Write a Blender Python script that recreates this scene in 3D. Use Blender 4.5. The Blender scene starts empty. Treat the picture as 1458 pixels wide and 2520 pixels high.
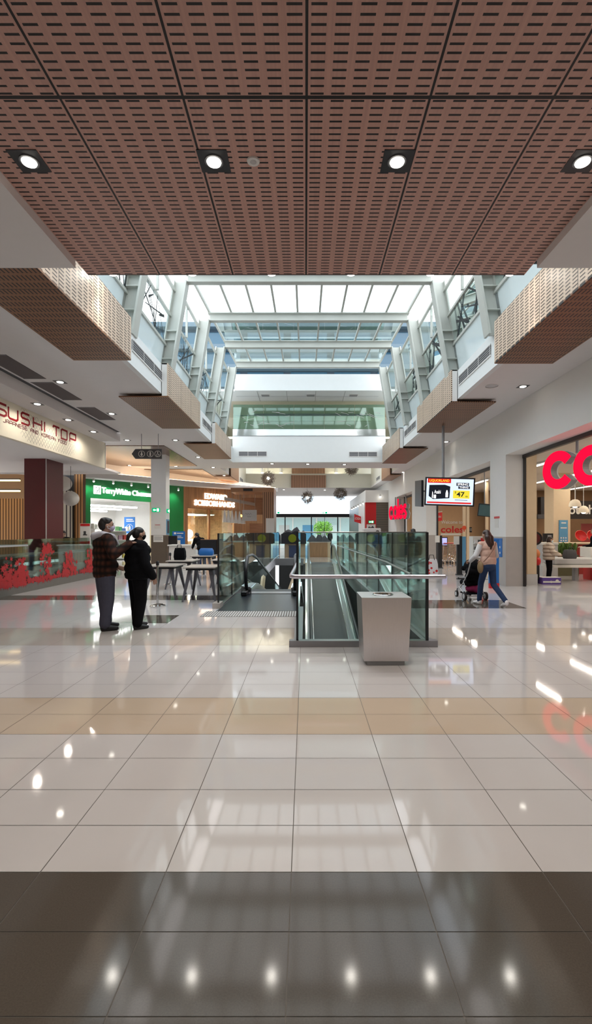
import bpy, math, random
from mathutils import Vector, Matrix
random.seed(7)
SC = bpy.context.scene
COL = SC.collection
V = Vector
PI = math.pi
CAM_H = 1.56

# ------------------------------------------------------------------ colour and materials
def lin(r, g, b):
    def f(c):
        c /= 255.0
        return c / 12.92 if c <= 0.04045 else ((c + 0.055) / 1.055) ** 2.4
    return (f(r), f(g), f(b), 1.0)

def new_mat(name):
    m = bpy.data.materials.new(name)
    m.use_nodes = True
    nt = m.node_tree
    nt.nodes.clear()
    out = nt.nodes.new('ShaderNodeOutputMaterial')
    return m, nt, out

def principled(nt, out, rough=.5, metal=0., spec=.5):
    p = nt.nodes.new('ShaderNodeBsdfPrincipled')
    p.inputs['Roughness'].default_value = rough
    p.inputs['Metallic'].default_value = metal
    p.inputs['Specular IOR Level'].default_value = spec
    nt.links.new(p.outputs[0], out.inputs[0])
    return p

def pm(name, col, rough=.5, metal=0., spec=.5, var=.08, scale=6., stretch=None):
    """plain procedural surface: a colour with a soft noise in it"""
    m, nt, out = new_mat(name)
    p = principled(nt, out, rough, metal, spec)
    tc = nt.nodes.new('ShaderNodeTexCoord')
    src = tc.outputs['Object']
    if stretch:
        mp = nt.nodes.new('ShaderNodeMapping')
        mp.inputs['Scale'].default_value = stretch
        nt.links.new(src, mp.inputs[0]); src = mp.outputs[0]
    n = nt.nodes.new('ShaderNodeTexNoise')
    n.inputs['Scale'].default_value = scale
    n.inputs['Detail'].default_value = 3
    nt.links.new(src, n.inputs['Vector'])
    mix = nt.nodes.new('ShaderNodeMix'); mix.data_type = 'RGBA'
    a = tuple(max(0, c * (1 - var)) for c in col[:3]) + (1,)
    b = tuple(min(1, c * (1 + var)) for c in col[:3]) + (1,)
    mix.inputs[6].default_value = a; mix.inputs[7].default_value = b
    nt.links.new(n.outputs[0], mix.inputs[0])
    nt.links.new(mix.outputs[2], p.inputs['Base Color'])
    return m

def emis(name, col, strength):
    m, nt, out = new_mat(name)
    e = nt.nodes.new('ShaderNodeEmission')
    e.inputs[0].default_value = col; e.inputs[1].default_value = strength
    nt.links.new(e.outputs[0], out.inputs[0])
    return m

def glass(name, tint, gloss=1.0, rough=0.0, base=0.0):
    """clear pane: lets light straight through, mirrors by Fresnel"""
    m, nt, out = new_mat(name)
    t = nt.nodes.new('ShaderNodeBsdfTransparent'); t.inputs[0].default_value = tint
    g = nt.nodes.new('ShaderNodeBsdfGlossy'); g.inputs['Roughness'].default_value = rough
    g.inputs[0].default_value = (.9, 1, .97, 1)
    f = nt.nodes.new('ShaderNodeFresnel'); f.inputs[0].default_value = 1.45
    mul = nt.nodes.new('ShaderNodeMath'); mul.operation = 'MULTIPLY_ADD'
    mul.inputs[1].default_value = gloss; mul.inputs[2].default_value = base; mul.use_clamp = True
    nt.links.new(f.outputs[0], mul.inputs[0])
    mx = nt.nodes.new('ShaderNodeMixShader')
    nt.links.new(mul.outputs[0], mx.inputs[0]); nt.links.new(t.outputs[0], mx.inputs[1]); nt.links.new(g.outputs[0], mx.inputs[2])
    nt.links.new(mx.outputs[0], out.inputs[0])
    return m

def math_node(nt, op, a, b=None):
    n = nt.nodes.new('ShaderNodeMath'); n.operation = op
    for i, s in enumerate((a, b)):
        if s is None: continue
        if isinstance(s, (int, float)): n.inputs[i].default_value = s
        else: nt.links.new(s, n.inputs[i])
    return n.outputs[0]

def band(nt, sock, off, pitch, frac):
    """1 where fract((x-off)/pitch) lies in the centred fraction"""
    f = math_node(nt, 'FRACT', math_node(nt, 'DIVIDE', math_node(nt, 'SUBTRACT', sock, off), pitch))
    d = math_node(nt, 'ABSOLUTE', math_node(nt, 'SUBTRACT', f, .5))
    return math_node(nt, 'LESS_THAN', d, frac / 2)

def slotted(name, wood, ua, u0, pu, fu, va, v0, pv, fv, joints=(), grain_axis=1, rough=.45, slot=(.012, .008, .007, 1)):
    """acoustic timber board: rows of slots with the shade inside painted dark, thin dark joints between boards"""
    m, nt, out = new_mat(name)
    p = principled(nt, out, rough, 0, .35)
    tc = nt.nodes.new('ShaderNodeTexCoord')
    sx = nt.nodes.new('ShaderNodeSeparateXYZ'); nt.links.new(tc.outputs['Object'], sx.inputs[0])
    mask = math_node(nt, 'MULTIPLY', band(nt, sx.outputs[ua], u0, pu, fu), band(nt, sx.outputs[va], v0, pv, fv))
    for (ax, off, pitch, w) in joints:
        j = math_node(nt, 'SUBTRACT', 1.0, band(nt, sx.outputs[ax], off, pitch, 1 - w / pitch))
        mask = math_node(nt, 'MAXIMUM', mask, j)
    mp = nt.nodes.new('ShaderNodeMapping'); sc = [40, 40, 40]; sc[grain_axis] = 1.5
    mp.inputs['Scale'].default_value = sc
    nt.links.new(tc.outputs['Object'], mp.inputs[0])
    n = nt.nodes.new('ShaderNodeTexNoise'); n.inputs['Scale'].default_value = 1.0; n.inputs['Detail'].default_value = 4
    nt.links.new(mp.outputs[0], n.inputs['Vector'])
    g = nt.nodes.new('ShaderNodeMix'); g.data_type = 'RGBA'
    g.inputs[6].default_value = tuple(c * .78 for c in wood[:3]) + (1,)
    g.inputs[7].default_value = tuple(c * 1.2 for c in wood[:3]) + (1,)
    nt.links.new(n.outputs[0], g.inputs[0])
    mx = nt.nodes.new('ShaderNodeMix'); mx.data_type = 'RGBA'
    nt.links.new(mask, mx.inputs[0]); nt.links.new(g.outputs[2], mx.inputs[6]); mx.inputs[7].default_value = slot  # slot colour carries the darkness of the holes
    nt.links.new(mx.outputs[2], p.inputs['Base Color'])
    return m

def wood_mat(name, col, axis=2, rough=.45, scale=30, spec=.4, metal=0):
    m, nt, out = new_mat(name)
    p = principled(nt, out, rough, metal, spec)
    tc = nt.nodes.new('ShaderNodeTexCoord')
    mp = nt.nodes.new('ShaderNodeMapping'); sc = [scale] * 3; sc[axis] = scale * .04
    mp.inputs['Scale'].default_value = sc
    nt.links.new(tc.outputs['Object'], mp.inputs[0])
    n = nt.nodes.new('ShaderNodeTexNoise'); n.inputs['Scale'].default_value = 1; n.inputs['Detail'].default_value = 5
    nt.links.new(mp.outputs[0], n.inputs['Vector'])
    r = nt.nodes.new('ShaderNodeValToRGB')
    r.color_ramp.elements[0].position = .3; r.color_ramp.elements[1].position = .7
    r.color_ramp.elements[0].color = tuple(c * .7 for c in col[:3]) + (1,)
    r.color_ramp.elements[1].color = tuple(min(1, c * 1.25) for c in col[:3]) + (1,)
    nt.links.new(n.outputs[0], r.inputs[0]); nt.links.new(r.outputs[0], p.inputs['Base Color'])
    return m

def striped(name, ca, cb, axis, pitch, frac, rough=.6, spec=.4, metal=0., off=0.):
    m, nt, out = new_mat(name)
    p = principled(nt, out, rough, metal, spec)
    tc = nt.nodes.new('ShaderNodeTexCoord')
    sx = nt.nodes.new('ShaderNodeSeparateXYZ'); nt.links.new(tc.outputs['Object'], sx.inputs[0])
    mx = nt.nodes.new('ShaderNodeMix'); mx.data_type = 'RGBA'
    mx.inputs[6].default_value = ca; mx.inputs[7].default_value = cb
    nt.links.new(band(nt, sx.outputs[axis], off, pitch, frac), mx.inputs[0])
    nt.links.new(mx.outputs[2], p.inputs['Base Color'])
    return m

# ------------------------------------------------------------------ mesh builder
ORG = {}
class MB:
    def __init__(s):
        s.v = []; s.f = []; s.m = []; s.mi = 0
    def add(s, pts, faces):
        b = len(s.v)
        s.v += [V(p) for p in pts]
        for f in faces:
            s.f.append([b + i for i in f]); s.m.append(s.mi)
        return s
    def quad(s, a, b, c, d): return s.add([a, b, c, d], [(0, 1, 2, 3)])
    def box(s, x0, x1, y0, y1, z0, z1):
        x0, x1 = min(x0, x1), max(x0, x1); y0, y1 = min(y0, y1), max(y0, y1); z0, z1 = min(z0, z1), max(z0, z1)
        return s.add([(x0, y0, z0), (x1, y0, z0), (x1, y1, z0), (x0, y1, z0), (x0, y0, z1), (x1, y0, z1), (x1, y1, z1), (x0, y1, z1)],
                     [(0, 3, 2, 1), (4, 5, 6, 7), (0, 1, 5, 4), (1, 2, 6, 5), (2, 3, 7, 6), (3, 0, 4, 7)])
    def bev(s, x0, x1, y0, y1, z0, z1, b=.01):
        """box with chamfered edges"""
        pts = []
        for z, i in ((z0, b), (z0 + b, 0), (z1 - b, 0), (z1, b)):
            j = i
            ring = [(x0 + j + (b if not i else 0), y0 + j), (x1 - j - (b if not i else 0), y0 + j), (x1 - j, y0 + j + (b if not i else 0)), (x1 - j, y1 - j - (b if not i else 0)),
                    (x1 - j - (b if not i else 0), y1 - j), (x0 + j + (b if not i else 0), y1 - j), (x0 + j, y1 - j - (b if not i else 0)), (x0 + j, y0 + j + (b if not i else 0))]
            if i: ring = [(x0 + 2 * b, y0 + b), (x1 - 2 * b, y0 + b), (x1 - b, y0 + 2 * b), (x1 - b, y1 - 2 * b), (x1 - 2 * b, y1 - b), (x0 + 2 * b, y1 - b), (x0 + b, y1 - 2 * b), (x0 + b, y0 + 2 * b)]
            pts += [(x, y, z) for x, y in ring]
        fs = [tuple(range(7, -1, -1)), tuple(range(24, 32))]
        for k in range(3):
            for i in range(8):
                j = (i + 1) % 8
                fs.append((k * 8 + i, k * 8 + j, k * 8 + 8 + j, k * 8 + 8 + i))
        return s.add(pts, fs)
    def obox(s, o, u, v, n, lu, lv, ln):
        """box from corner o along unit vectors u, v, n"""
        o, u, v, n = V(o), V(u) * lu, V(v) * lv, V(n) * ln
        p = [o, o + u, o + u + v, o + v]
        return s.add(p + [q + n for q in p], [(0, 3, 2, 1), (4, 5, 6, 7), (0, 1, 5, 4), (1, 2, 6, 5), (2, 3, 7, 6), (3, 0, 4, 7)])
    def prism(s, poly, o, u, v, n, depth):
        o, u, v, n = V(o), V(u), V(v), V(n)
        k = len(poly)
        a = [o + u * x + v * y for x, y in poly]
        return s.add(a + [q + n * depth for q in a], [tuple(range(k - 1, -1, -1)), tuple(range(k, 2 * k))] + [(i, (i + 1) % k, k + (i + 1) % k, k + i) for i in range(k)])
    def ribbon(s, pts, w, o, u, v, n, depth, closed=False):
        """flat stroke of width w along a 2-D polyline, extruded"""
        P = [V((x, y)) for x, y in pts]; k = len(P); L = []; R = []
        for i in range(k):
            a = P[i - 1] if (i > 0 or closed) else None
            b = P[(i + 1) % k] if (i < k - 1 or closed) else None
            d1 = (P[i] - a).normalized() if a is not None else None
            d2 = (b - P[i]).normalized() if b is not None else None
            if d1 is None: d1 = d2
            if d2 is None: d2 = d1
            n1 = V((-d1.y, d1.x)); n2 = V((-d2.y, d2.x))
            mm = n1 + n2
            if mm.length < 1e-6: mm = n1.copy()
            mm.normalize()
            q = w / 2 / max(.35, mm.dot(n1))
            L.append(P[i] + mm * q); R.append(P[i] - mm * q)
        o, u, v, n = V(o), V(u), V(v), V(n)
        A = [o + u * p.x + v * p.y for p in L]; B = [o + u * p.x + v * p.y for p in R]
        pts3 = A + B + [p + n * depth for p in A] + [p + n * depth for p in B]
        fs = []
        for i in range(k if closed else k - 1):
            j = (i + 1) % k
            fs += [(i, j, k + j, k + i), (2 * k + i, 3 * k + i, 3 * k + j, 2 * k + j), (i, 2 * k + i, 2 * k + j, j), (k + i, k + j, 3 * k + j, 3 * k + i)]
        if not closed:
            fs += [(0, k, 3 * k, 2 * k), (k - 1, 3 * k - 1, 4 * k - 1, 2 * k - 1)]
        return s.add(pts3, fs)
    def tube(s, pts, r, n=8, r1=None, closed=False, sx=1.0):
        P = [V(p) for p in pts]; k = len(P)
        rs = r if isinstance(r, (list, tuple)) else [r + ((r1 if r1 is not None else r) - r) * i / max(1, k - 1) for i in range(k)]
        ring = []; up = None
        for i in range(k):
            a = P[i - 1] if (i > 0 or closed) else P[i]
            b = P[(i + 1) % k] if (i < k - 1 or closed) else P[i]
            d = (b - a).normalized()
            if up is None:
                up = V((0, 0, 1)) if abs(d.z) < .9 else V((0, 1, 0))
            sd = d.cross(up)
            if sd.length < 1e-5: sd = d.cross(V((1, 0, 0)))
            sd.normalize(); up = sd.cross(d).normalized()
            ring += [P[i] + (sd * math.cos(2 * PI * j / n) * sx + up * math.sin(2 * PI * j / n)) * rs[i] for j in range(n)]
        fs = []
        for i in range(k if closed else k - 1):
            i2 = (i + 1) % k
            fs += [(i * n + j, i * n + (j + 1) % n, i2 * n + (j + 1) % n, i2 * n + j) for j in range(n)]
        if not closed: fs += [tuple(range(n - 1, -1, -1)), tuple(range((k - 1) * n, k * n))]
        return s.add(ring, fs)
    def lathe(s, prof, c=(0, 0, 0), n=20, cap=True):
        k = len(prof); pts = []
        for r, z in prof:
            pts += [(c[0] + r * math.cos(2 * PI * j / n), c[1] + r * math.sin(2 * PI * j / n), c[2] + z) for j in range(n)]
        fs = [(i * n + j, i * n + (j + 1) % n, (i + 1) * n + (j + 1) % n, (i + 1) * n + j) for i in range(k - 1) for j in range(n)]
        if cap: fs += [tuple(range(n - 1, -1, -1)), tuple(range((k - 1) * n, k * n))]
        return s.add(pts, fs)
    def ball(s, c, r, n=14, rot=None):
        rx, ry, rz = r if isinstance(r, (list, tuple)) else (r, r, r)
        h = n // 2; pts = [V((0, 0, -rz))]
        for i in range(1, h):
            t = -PI / 2 + PI * i / h
            pts += [V((rx * math.cos(t) * math.cos(2 * PI * j / n), ry * math.cos(t) * math.sin(2 * PI * j / n), rz * math.sin(t))) for j in range(n)]
        pts.append(V((0, 0, rz)))
        if rot is not None: pts = [rot @ p for p in pts]
        pts = [p + V(c) for p in pts]
        fs = [(0, 1 + (j + 1) % n, 1 + j) for j in range(n)]
        for i in range(h - 2):
            fs += [(1 + i * n + j, 1 + i * n + (j + 1) % n, 1 + (i + 1) * n + (j + 1) % n, 1 + (i + 1) * n + j) for j in range(n)]
        e = len(pts) - 1; b = 1 + (h - 2) * n
        fs += [(b + j, b + (j + 1) % n, e) for j in range(n)]
        return s.add(pts, fs)
    def disc(s, c, r, n=20, nrm=(0, 0, -1), t=.01):
        c, w = V(c), V(nrm).normalized()
        u = w.orthogonal().normalized(); v = w.cross(u)
        poly = [(r * math.cos(2 * PI * j / n), r * math.sin(2 * PI * j / n)) for j in range(n)]
        return s.prism(poly, c, u, v, w, t)
    def build(s, name, mats, parent=None, smooth=False):
        if not isinstance(mats, (list, tuple)): mats = [mats]
        org = ORG.get(parent.name, V((0, 0, 0))) if parent else V((0, 0, 0))
        me = bpy.data.meshes.new(name)
        me.from_pydata([tuple(p - org) for p in s.v], [], s.f)
        for m in mats: me.materials.append(m)
        if len(mats) > 1: me.polygons.foreach_set('material_index', s.m)
        me.update()
        if smooth:
            me.polygons.foreach_set('use_smooth', [True] * len(me.polygons))
            try: me.set_sharp_from_angle(angle=math.radians(40))
            except Exception: pass
        return link(name, me, parent)

def link(name, data, parent=None):
    o = bpy.data.objects.new(name, data)
    COL.objects.link(o)
    if parent:
        o.parent = parent
        ORG[o.name] = ORG.get(parent.name, V((0, 0, 0)))
    return o

def tag(o, label, cat, group=None, kind=None):
    o['label'] = label; o['category'] = cat
    if group: o['group'] = group
    if kind: o['kind'] = kind
    return o
def thing(name, label, cat, loc=(0, 0, 0), rz=0., group=None, local=False):
    o = bpy.data.objects.new(name, None); COL.objects.link(o)
    o.empty_display_size = .1
    o.location = loc; o.rotation_euler = (0, 0, rz)
    ORG[o.name] = V((0, 0, 0)) if local else V(loc)
    return tag(o, label, cat, group)
def struct(name, mb, mats, smooth=False):
    o = mb.build(name, mats, None, smooth)
    o['kind'] = 'structure'
    return o
def dup(root, loc, rz=None, label=None, group=None):
    r = root.copy(); COL.objects.link(r); r.location = loc
    if rz is not None: r.rotation_euler = (0, 0, rz)
    if label: r['label'] = label
    if group: r['group'] = group
    for ch in list(root.children):
        c = ch.copy(); COL.objects.link(c); c.parent = r
        for g in list(ch.children):
            d = g.copy(); COL.objects.link(d); d.parent = c
    return r

def text_mesh(body, depth=.0, bold=0.):
    cu = bpy.data.curves.new('lettering', 'FONT')
    cu.body = body; cu.extrude = max(depth, 1e-4); cu.offset = bold; cu.resolution_u = 3
    ob = bpy.data.objects.new('lettering', cu); COL.objects.link(ob)
    dg = bpy.context.evaluated_depsgraph_get(); dg.update()
    me = bpy.data.meshes.new_from_object(ob.evaluated_get(dg))
    vs = [v.co.copy() for v in me.vertices]; fs = [tuple(p.vertices) for p in me.polygons]
    bpy.data.objects.remove(ob); bpy.data.curves.remove(cu); bpy.data.meshes.remove(me)
    return vs, fs
def lettering(mb, body, o, u, v, w, h, depth=.01, bold=0.):
    """text fitted in a w x h box whose lower left corner is o"""
    vs, fs = text_mesh(body, .5, bold)
    if not vs: return mb
    x0 = min(p.x for p in vs); x1 = max(p.x for p in vs); y0 = min(p.y for p in vs); y1 = max(p.y for p in vs)
    o, u, v = V(o), V(u), V(v); n = u.cross(v)
    return mb.add([o + u * ((p.x - x0) / (x1 - x0) * w) + v * ((p.y - y0) / (y1 - y0) * h) + n * ((p.z + .5) * depth) for p in vs], fs)

def at(px, py, Y):
    """where the sight line through a picture point meets depth Y"""
    return V(((px - 752) / 1200 * Y, Y, CAM_H - (py - 1310) / 1200 * Y))

# ------------------------------------------------------------------ palette
M = {}
M['white'] = pm('white_paint', (.78, .77, .75, 1), .6, var=.02)
M['ceil'] = pm('ceiling_paint', (.76, .73, .72, 1), .8, var=.02)
M['fascia'] = pm('fascia_paint', (.80, .83, .83, 1), .5, var=.02)
M['steelwhite'] = pm('painted_steel', (.50, .52, .48, 1), .45, var=.03)
M['tile_white'] = pm('porcelain_pale', (.555, .525, .52, 1), .05, spec=.42, var=.03, scale=2)
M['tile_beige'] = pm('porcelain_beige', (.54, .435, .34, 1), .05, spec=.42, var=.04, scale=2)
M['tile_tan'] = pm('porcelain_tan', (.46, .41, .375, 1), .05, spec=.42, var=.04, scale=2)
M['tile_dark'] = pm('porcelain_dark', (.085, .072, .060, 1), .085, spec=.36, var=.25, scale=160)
M['grout'] = pm('grout', (.16, .145, .13, 1), .8)
M['plateglass'] = glass('balustrade_glass', (.915, .975, .955, 1), .75)
M['skyglass'] = glass('roof_glass', (.95, .98, .99, 1), .5)
M['shopglass'] = glass('shop_glass', (.93, .97, .96, 1), .8)
M['frost'] = pm('back_painted_glass', (.70, .80, .82, 1), .08, spec=.6, var=.02)
M['steel'] = pm('brushed_steel', (.36, .35, .36, 1), .33, 1., var=.06, scale=3, stretch=(2, 2, 60))
M['steel_bin'] = pm('brushed_steel_bin', (.74, .70, .70, 1), .36, 1., var=.05, scale=3, stretch=(60, 60, 2))
M['chrome'] = pm('polished_steel', (.72, .73, .73, 1), .12, 1., var=.03)
M['black'] = pm('black_paint', (.012, .012, .014, 1), .4, var=.1)
M['rubber'] = pm('black_rubber', (.014, .014, .017, 1), .35, var=.1)
M['darkgrey'] = pm('dark_grey', (.055, .055, .06, 1), .5)
M['grey'] = pm('mid_grey', (.30, .30, .31, 1), .5)
M['lightgrey'] = pm('light_grey', (.52, .52, .52, 1), .5)
M['belt'] = striped('belt_rubber', (.022, .028, .032, 1), (.010, .013, .015, 1), 0, .02, .5, .45)
M['comb'] = striped('comb_plate', (.012, .016, .022, 1), (.022, .027, .035, 1), 0, .03, .4, .32, .25)
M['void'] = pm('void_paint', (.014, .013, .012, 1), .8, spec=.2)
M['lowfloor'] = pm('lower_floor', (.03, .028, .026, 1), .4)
M['brown'] = wood_mat('brown_timber', (.34, .18, .105, 1), 0)
M['tan_wood'] = wood_mat('tan_timber', (.42, .24, .13, 1), 2)
M['maroon'] = pm('maroon_paint', (.10, .010, .014, 1), .35, var=.05)
M['green'] = pm('green_panel', (.006, .19, .045, 1), .35, var=.05)
M['red'] = pm('red_paint', (.55, .012, .014, 1), .4, var=.05)
M['redglow'] = emis('red_acrylic_lit', (1., .004, .035, 1), 1.15)
M['whiteglow'] = emis('white_acrylic_lit', (1, 1, 1, 1), 2.6)
M['warmglow'] = emis('warm_acrylic_lit', (1, .80, .62, 1), 2.2)
M['lamp'] = emis('lamp_face', (1, .95, .84, 1), 9.)
M['barlamp'] = emis('bar_lamp_face', (1, .95, .86, 1), 60.)
M['lamp_soft'] = emis('lamp_face_soft', (1, .95, .86, 1), 5.)
M['tubeglow'] = emis('fluorescent_tube', (1, .95, .86, 1), 2.8)
M['cove'] = emis('cove_strip', (1, .68, .40, 1), 8.)
M['blue'] = pm('blue_board', (.012, .14, .46, 1), .4, var=.1)
M['lightblue'] = pm('light_blue_board', (.10, .30, .50, 1), .4, var=.1)
M['cream'] = pm('cream_paint', (.66, .52, .35, 1), .6, var=.04)
M['tan'] = pm('tan_wall', (.52, .33, .18, 1), .6, var=.04)
M['stone'] = pm('grey_stone_dado', (.44, .40, .37, 1), .35, var=.06)
M['bluegrey'] = pm('blue_grey_paint', (.44, .48, .52, 1), .45, var=.03)
M['skin'] = pm('skin', (.42, .24, .17, 1), .5, var=.08, scale=12)
M['hairblack'] = pm('black_hair', (.010, .008, .008, 1), .5, var=.3, scale=60, stretch=(1, 1, .1))
M['hairbrown'] = pm('dark_brown_hair', (.035, .014, .010, 1), .42, var=.35, scale=60, stretch=(1, 1, .1))
M['blackcloth'] = pm('black_cloth', (.005, .005, .0065, 1), .9, spec=.12, var=.15, scale=30)
M['jeans'] = pm('blue_denim', (.028, .05, .115, 1), .85, spec=.2, var=.25, scale=14)
M['greytrousers'] = pm('slate_trousers', (.075, .075, .105, 1), .9, spec=.15, var=.12, scale=18)
M['pink'] = pm('pale_pink_knit', (.66, .43, .34, 1), .9, var=.06, scale=40)
M['whitecloth'] = pm('white_cloth', (.66, .64, .64, 1), .85, var=.05, scale=30)
M['maskblue'] = pm('mask_cloth', (.45, .38, .52, 1), .8, var=.04)
M['maskpale'] = pm('pale_mask_cloth', (.55, .68, .74, 1), .8, var=.04)
M['shoeblack'] = pm('black_shoe', (.012, .012, .014, 1), .5)
M['shoewhite'] = pm('white_shoe', (.72, .68, .68, 1), .6)
M['leaf'] = pm('bright_leaf', (.16, .36, .03, 1), .6, var=.4, scale=5)
M['twig'] = pm('twig', (.17, .13, .10, 1), .7, var=.3, scale=30)
M['paper'] = pm('paper', (.72, .70, .66, 1), .8, var=.03)
M['yellow'] = pm('yellow_print', (.75, .60, .03, 1), .5)
M['lime'] = pm('lime_print', (.25, .32, .01, 1), .7)
M['purple'] = pm('purple_carton', (.10, .05, .28, 1), .5)
M['magenta'] = pm('magenta_cloth', (.24, .008, .07, 1), .8)
M['shutter'] = striped('roller_shutter', (.16, .13, .10, 1), (.05, .04, .03, 1), 2, .12, .3, .5)
M['slatwarm'] = striped('warm_batten_wall', (.55, .28, .10, 1), (.10, .04, .012, 1), 0, .12, .4, .5)
M['slatwhite'] = striped('pale_slat_screen', (.62, .58, .48, 1), (.06, .05, .05, 1), 0, .16, .35, .5)
M['slatbrown'] = striped('brown_batten', (.34, .185, .115, 1), (.10, .052, .03, 1), 0, .13, .35, .5)
M['slatbrown_y'] = striped('brown_batten_side', (.34, .185, .115, 1), (.10, .052, .03, 1), 1, .13, .35, .5)

WOOD = (.60, .355, .295, 1)
M['ceiling_board'] = slotted('slotted_ceiling_board', WOOD, 0, .01 + .0, 1.035 / 6, .70, 1, 4.08, .0605, .33,
                             joints=((0, .01 - .5175 * 0, 1.035, .022), (1, 4.08, 2.82, .034)), grain_axis=1)
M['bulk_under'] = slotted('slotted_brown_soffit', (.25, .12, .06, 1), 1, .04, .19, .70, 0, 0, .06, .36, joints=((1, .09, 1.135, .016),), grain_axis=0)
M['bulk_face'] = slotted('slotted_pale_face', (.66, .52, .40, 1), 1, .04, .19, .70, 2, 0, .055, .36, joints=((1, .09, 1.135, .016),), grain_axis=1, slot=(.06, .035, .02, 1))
# ================================================================== THE SETTING
HC = 5.10           # mall ceiling
XL, XR = -3.67, 4.04  # sides of the roof-light well
# ---------------------------------------------------------------- floor
HOLES = [(-.10, 1.66, 6.72, 24.2), (-1.79, -.10, 9.66, 29.2)]
X0, PX = -.064, .577
rows = [-.96, -.62, -.27, .07, .41, .75, 1.09, 1.235, 1.570, 1.904, 2.239, 2.596, 2.957, 3.367, 3.767, 4.179, 4.594, 5.005, 5.442, 5.905]
while rows[-1] < 52: rows.append(rows[-1] + .41)
rows = [-2.2, -1.6] + rows
cols = [X0 + PX * k for k in range(-24, 40)]
def carve(x0, x1, y0, y1):
    """the rectangle without the travelator openings"""
    out = [(x0, x1, y0, y1)]
    for hx0, hx1, hy0, hy1 in HOLES:
        nxt = []
        for (a, b, c, d) in out:
            if b <= hx0 or a >= hx1 or d <= hy0 or c >= hy1: nxt.append((a, b, c, d)); continue
            if a < hx0: nxt.append((a, hx0, c, d))
            if b > hx1: nxt.append((hx1, b, c, d))
            xa, xb = max(a, hx0), min(b, hx1)
            if c < hy0: nxt.append((xa, xb, c, hy0))
            if d > hy1: nxt.append((xa, xb, hy1, d))
        out = nxt
    return out
fl = MB()
def tile_kind(x, y):
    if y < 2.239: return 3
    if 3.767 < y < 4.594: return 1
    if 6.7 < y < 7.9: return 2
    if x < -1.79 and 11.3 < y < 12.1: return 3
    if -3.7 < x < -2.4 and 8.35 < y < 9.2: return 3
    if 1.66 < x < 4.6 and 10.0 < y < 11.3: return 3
    return 0
for i in range(len(cols) - 1):
    for j in range(len(rows) - 1):
        xm = (cols[i] + cols[i + 1]) / 2; ym = (rows[j] + rows[j + 1]) / 2
        g = .0022
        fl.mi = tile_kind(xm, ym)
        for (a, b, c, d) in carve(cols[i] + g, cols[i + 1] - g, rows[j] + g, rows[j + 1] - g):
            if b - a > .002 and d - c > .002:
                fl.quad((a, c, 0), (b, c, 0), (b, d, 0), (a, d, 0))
fl.mi = 4
for (a, b, c, d) in carve(cols[0], cols[-1], rows[0], rows[-1]):
    fl.quad((a, c, -.003), (b, c, -.003), (b, d, -.003), (a, d, -.003))
fl.quad((-14, -12, -.003), (24, -12, -.003), (24, rows[0], -.003), (-14, rows[0], -.003))
struct('floor', fl, [M['tile_white'], M['tile_beige'], M['tile_tan'], M['tile_dark'], M['grout']])

# walls of the openings in the floor and the storey below
pit = MB()
for (hx0, hx1, hy0, hy1) in HOLES:
    for z0, z1 in ((-.42, -.004), (-4.6, -.42)):
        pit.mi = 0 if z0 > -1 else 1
        if hx0 != -.10: pit.quad((hx0, hy0, z0), (hx0, hy1, z0), (hx0, hy1, z1), (hx0, hy0, z1))
        else: pit.quad((hx0, hy0, z0), (hx0, 9.66, z0), (hx0, 9.66, z1), (hx0, hy0, z1))
        if hx1 != -.10: pit.quad((hx1, hy0, z0), (hx1, hy1, z0), (hx1, hy1, z1), (hx1, hy0, z1))
        pit.quad((hx0, hy0, z0), (hx1, hy0, z0), (hx1, hy0, z1), (hx0, hy0, z1))
        if z0 > -1: pit.quad((hx0, hy1, z0), (hx1, hy1, z0), (hx1, hy1, z1), (hx0, hy1, z1))
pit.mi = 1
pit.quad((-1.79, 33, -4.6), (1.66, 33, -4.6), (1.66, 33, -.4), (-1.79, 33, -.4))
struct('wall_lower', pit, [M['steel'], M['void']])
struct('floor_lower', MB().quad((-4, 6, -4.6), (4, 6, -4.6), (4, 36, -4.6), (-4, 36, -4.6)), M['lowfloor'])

# ---------------------------------------------------------------- near ceiling with the slotted timber field
ZN, ZP = 4.85, 4.95
nc = MB()
nc.box(-14, -2.865, -12, 6.07, ZN, ZN + .35)
nc.box(2.885, 20, -12, 6.07, ZN, ZN + .35)
nc.box(-2.865, 2.885, -12, 6.05, ZP + .06, ZP + .3)
struct('ceiling_near', nc, M['ceil'])
M['ceiling_board'] = slotted('slotted_ceiling_board', WOOD, 0, .01, .964 / 6, .64, 1, 3.80, 2.627 / 41, .29,
                             joints=((0, .01, .964, .020), (1, 3.80, 2.627, .032)), grain_axis=1)
tb = MB().box(-2.865, 2.885, -12, 6.43, ZP, ZP + .05)
struct('ceiling_timber', tb, M['ceiling_board'])

# ---------------------------------------------------------------- mall ceilings
cl = MB()
T = .12
cl.box(-6.6, XL - .03, 6.08, 19.8, HC, HC + T)
cl.box(-16, -6.6, 17.5, 19.8, HC, HC + T)
cl.box(-7.6, -7.38, 5, 17.5, 4.83, HC + T)
cl.box(XR + .03, 5.8, 6.08, 26.9, HC, HC + T)
cl.box(-16, XL - .03, 19.8, 26.9, HC, HC + T)
cl.box(-16, -4.7, 26.9, 48, HC, HC + T)
cl.box(XL - .03, XR + .03, 24.58, 26.9, HC, HC + T)
cl.box(5.2, 5.8, 26.9, 38.6, HC, HC + T)
cl.box(-4.7, 14, 38.68, 48, HC, HC + T)
struct('ceiling', cl, M['ceil'])
so = MB()
so.box(-7.38, -6.65, 5, 17.5, 4.82, HC + .1)        # bulkhead above the sushi counter
so.box(-16, -7.52, 5, 19.8, 3.92, 4.0)
struct('ceiling_bulkhead', so, M['ceil'])
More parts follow.
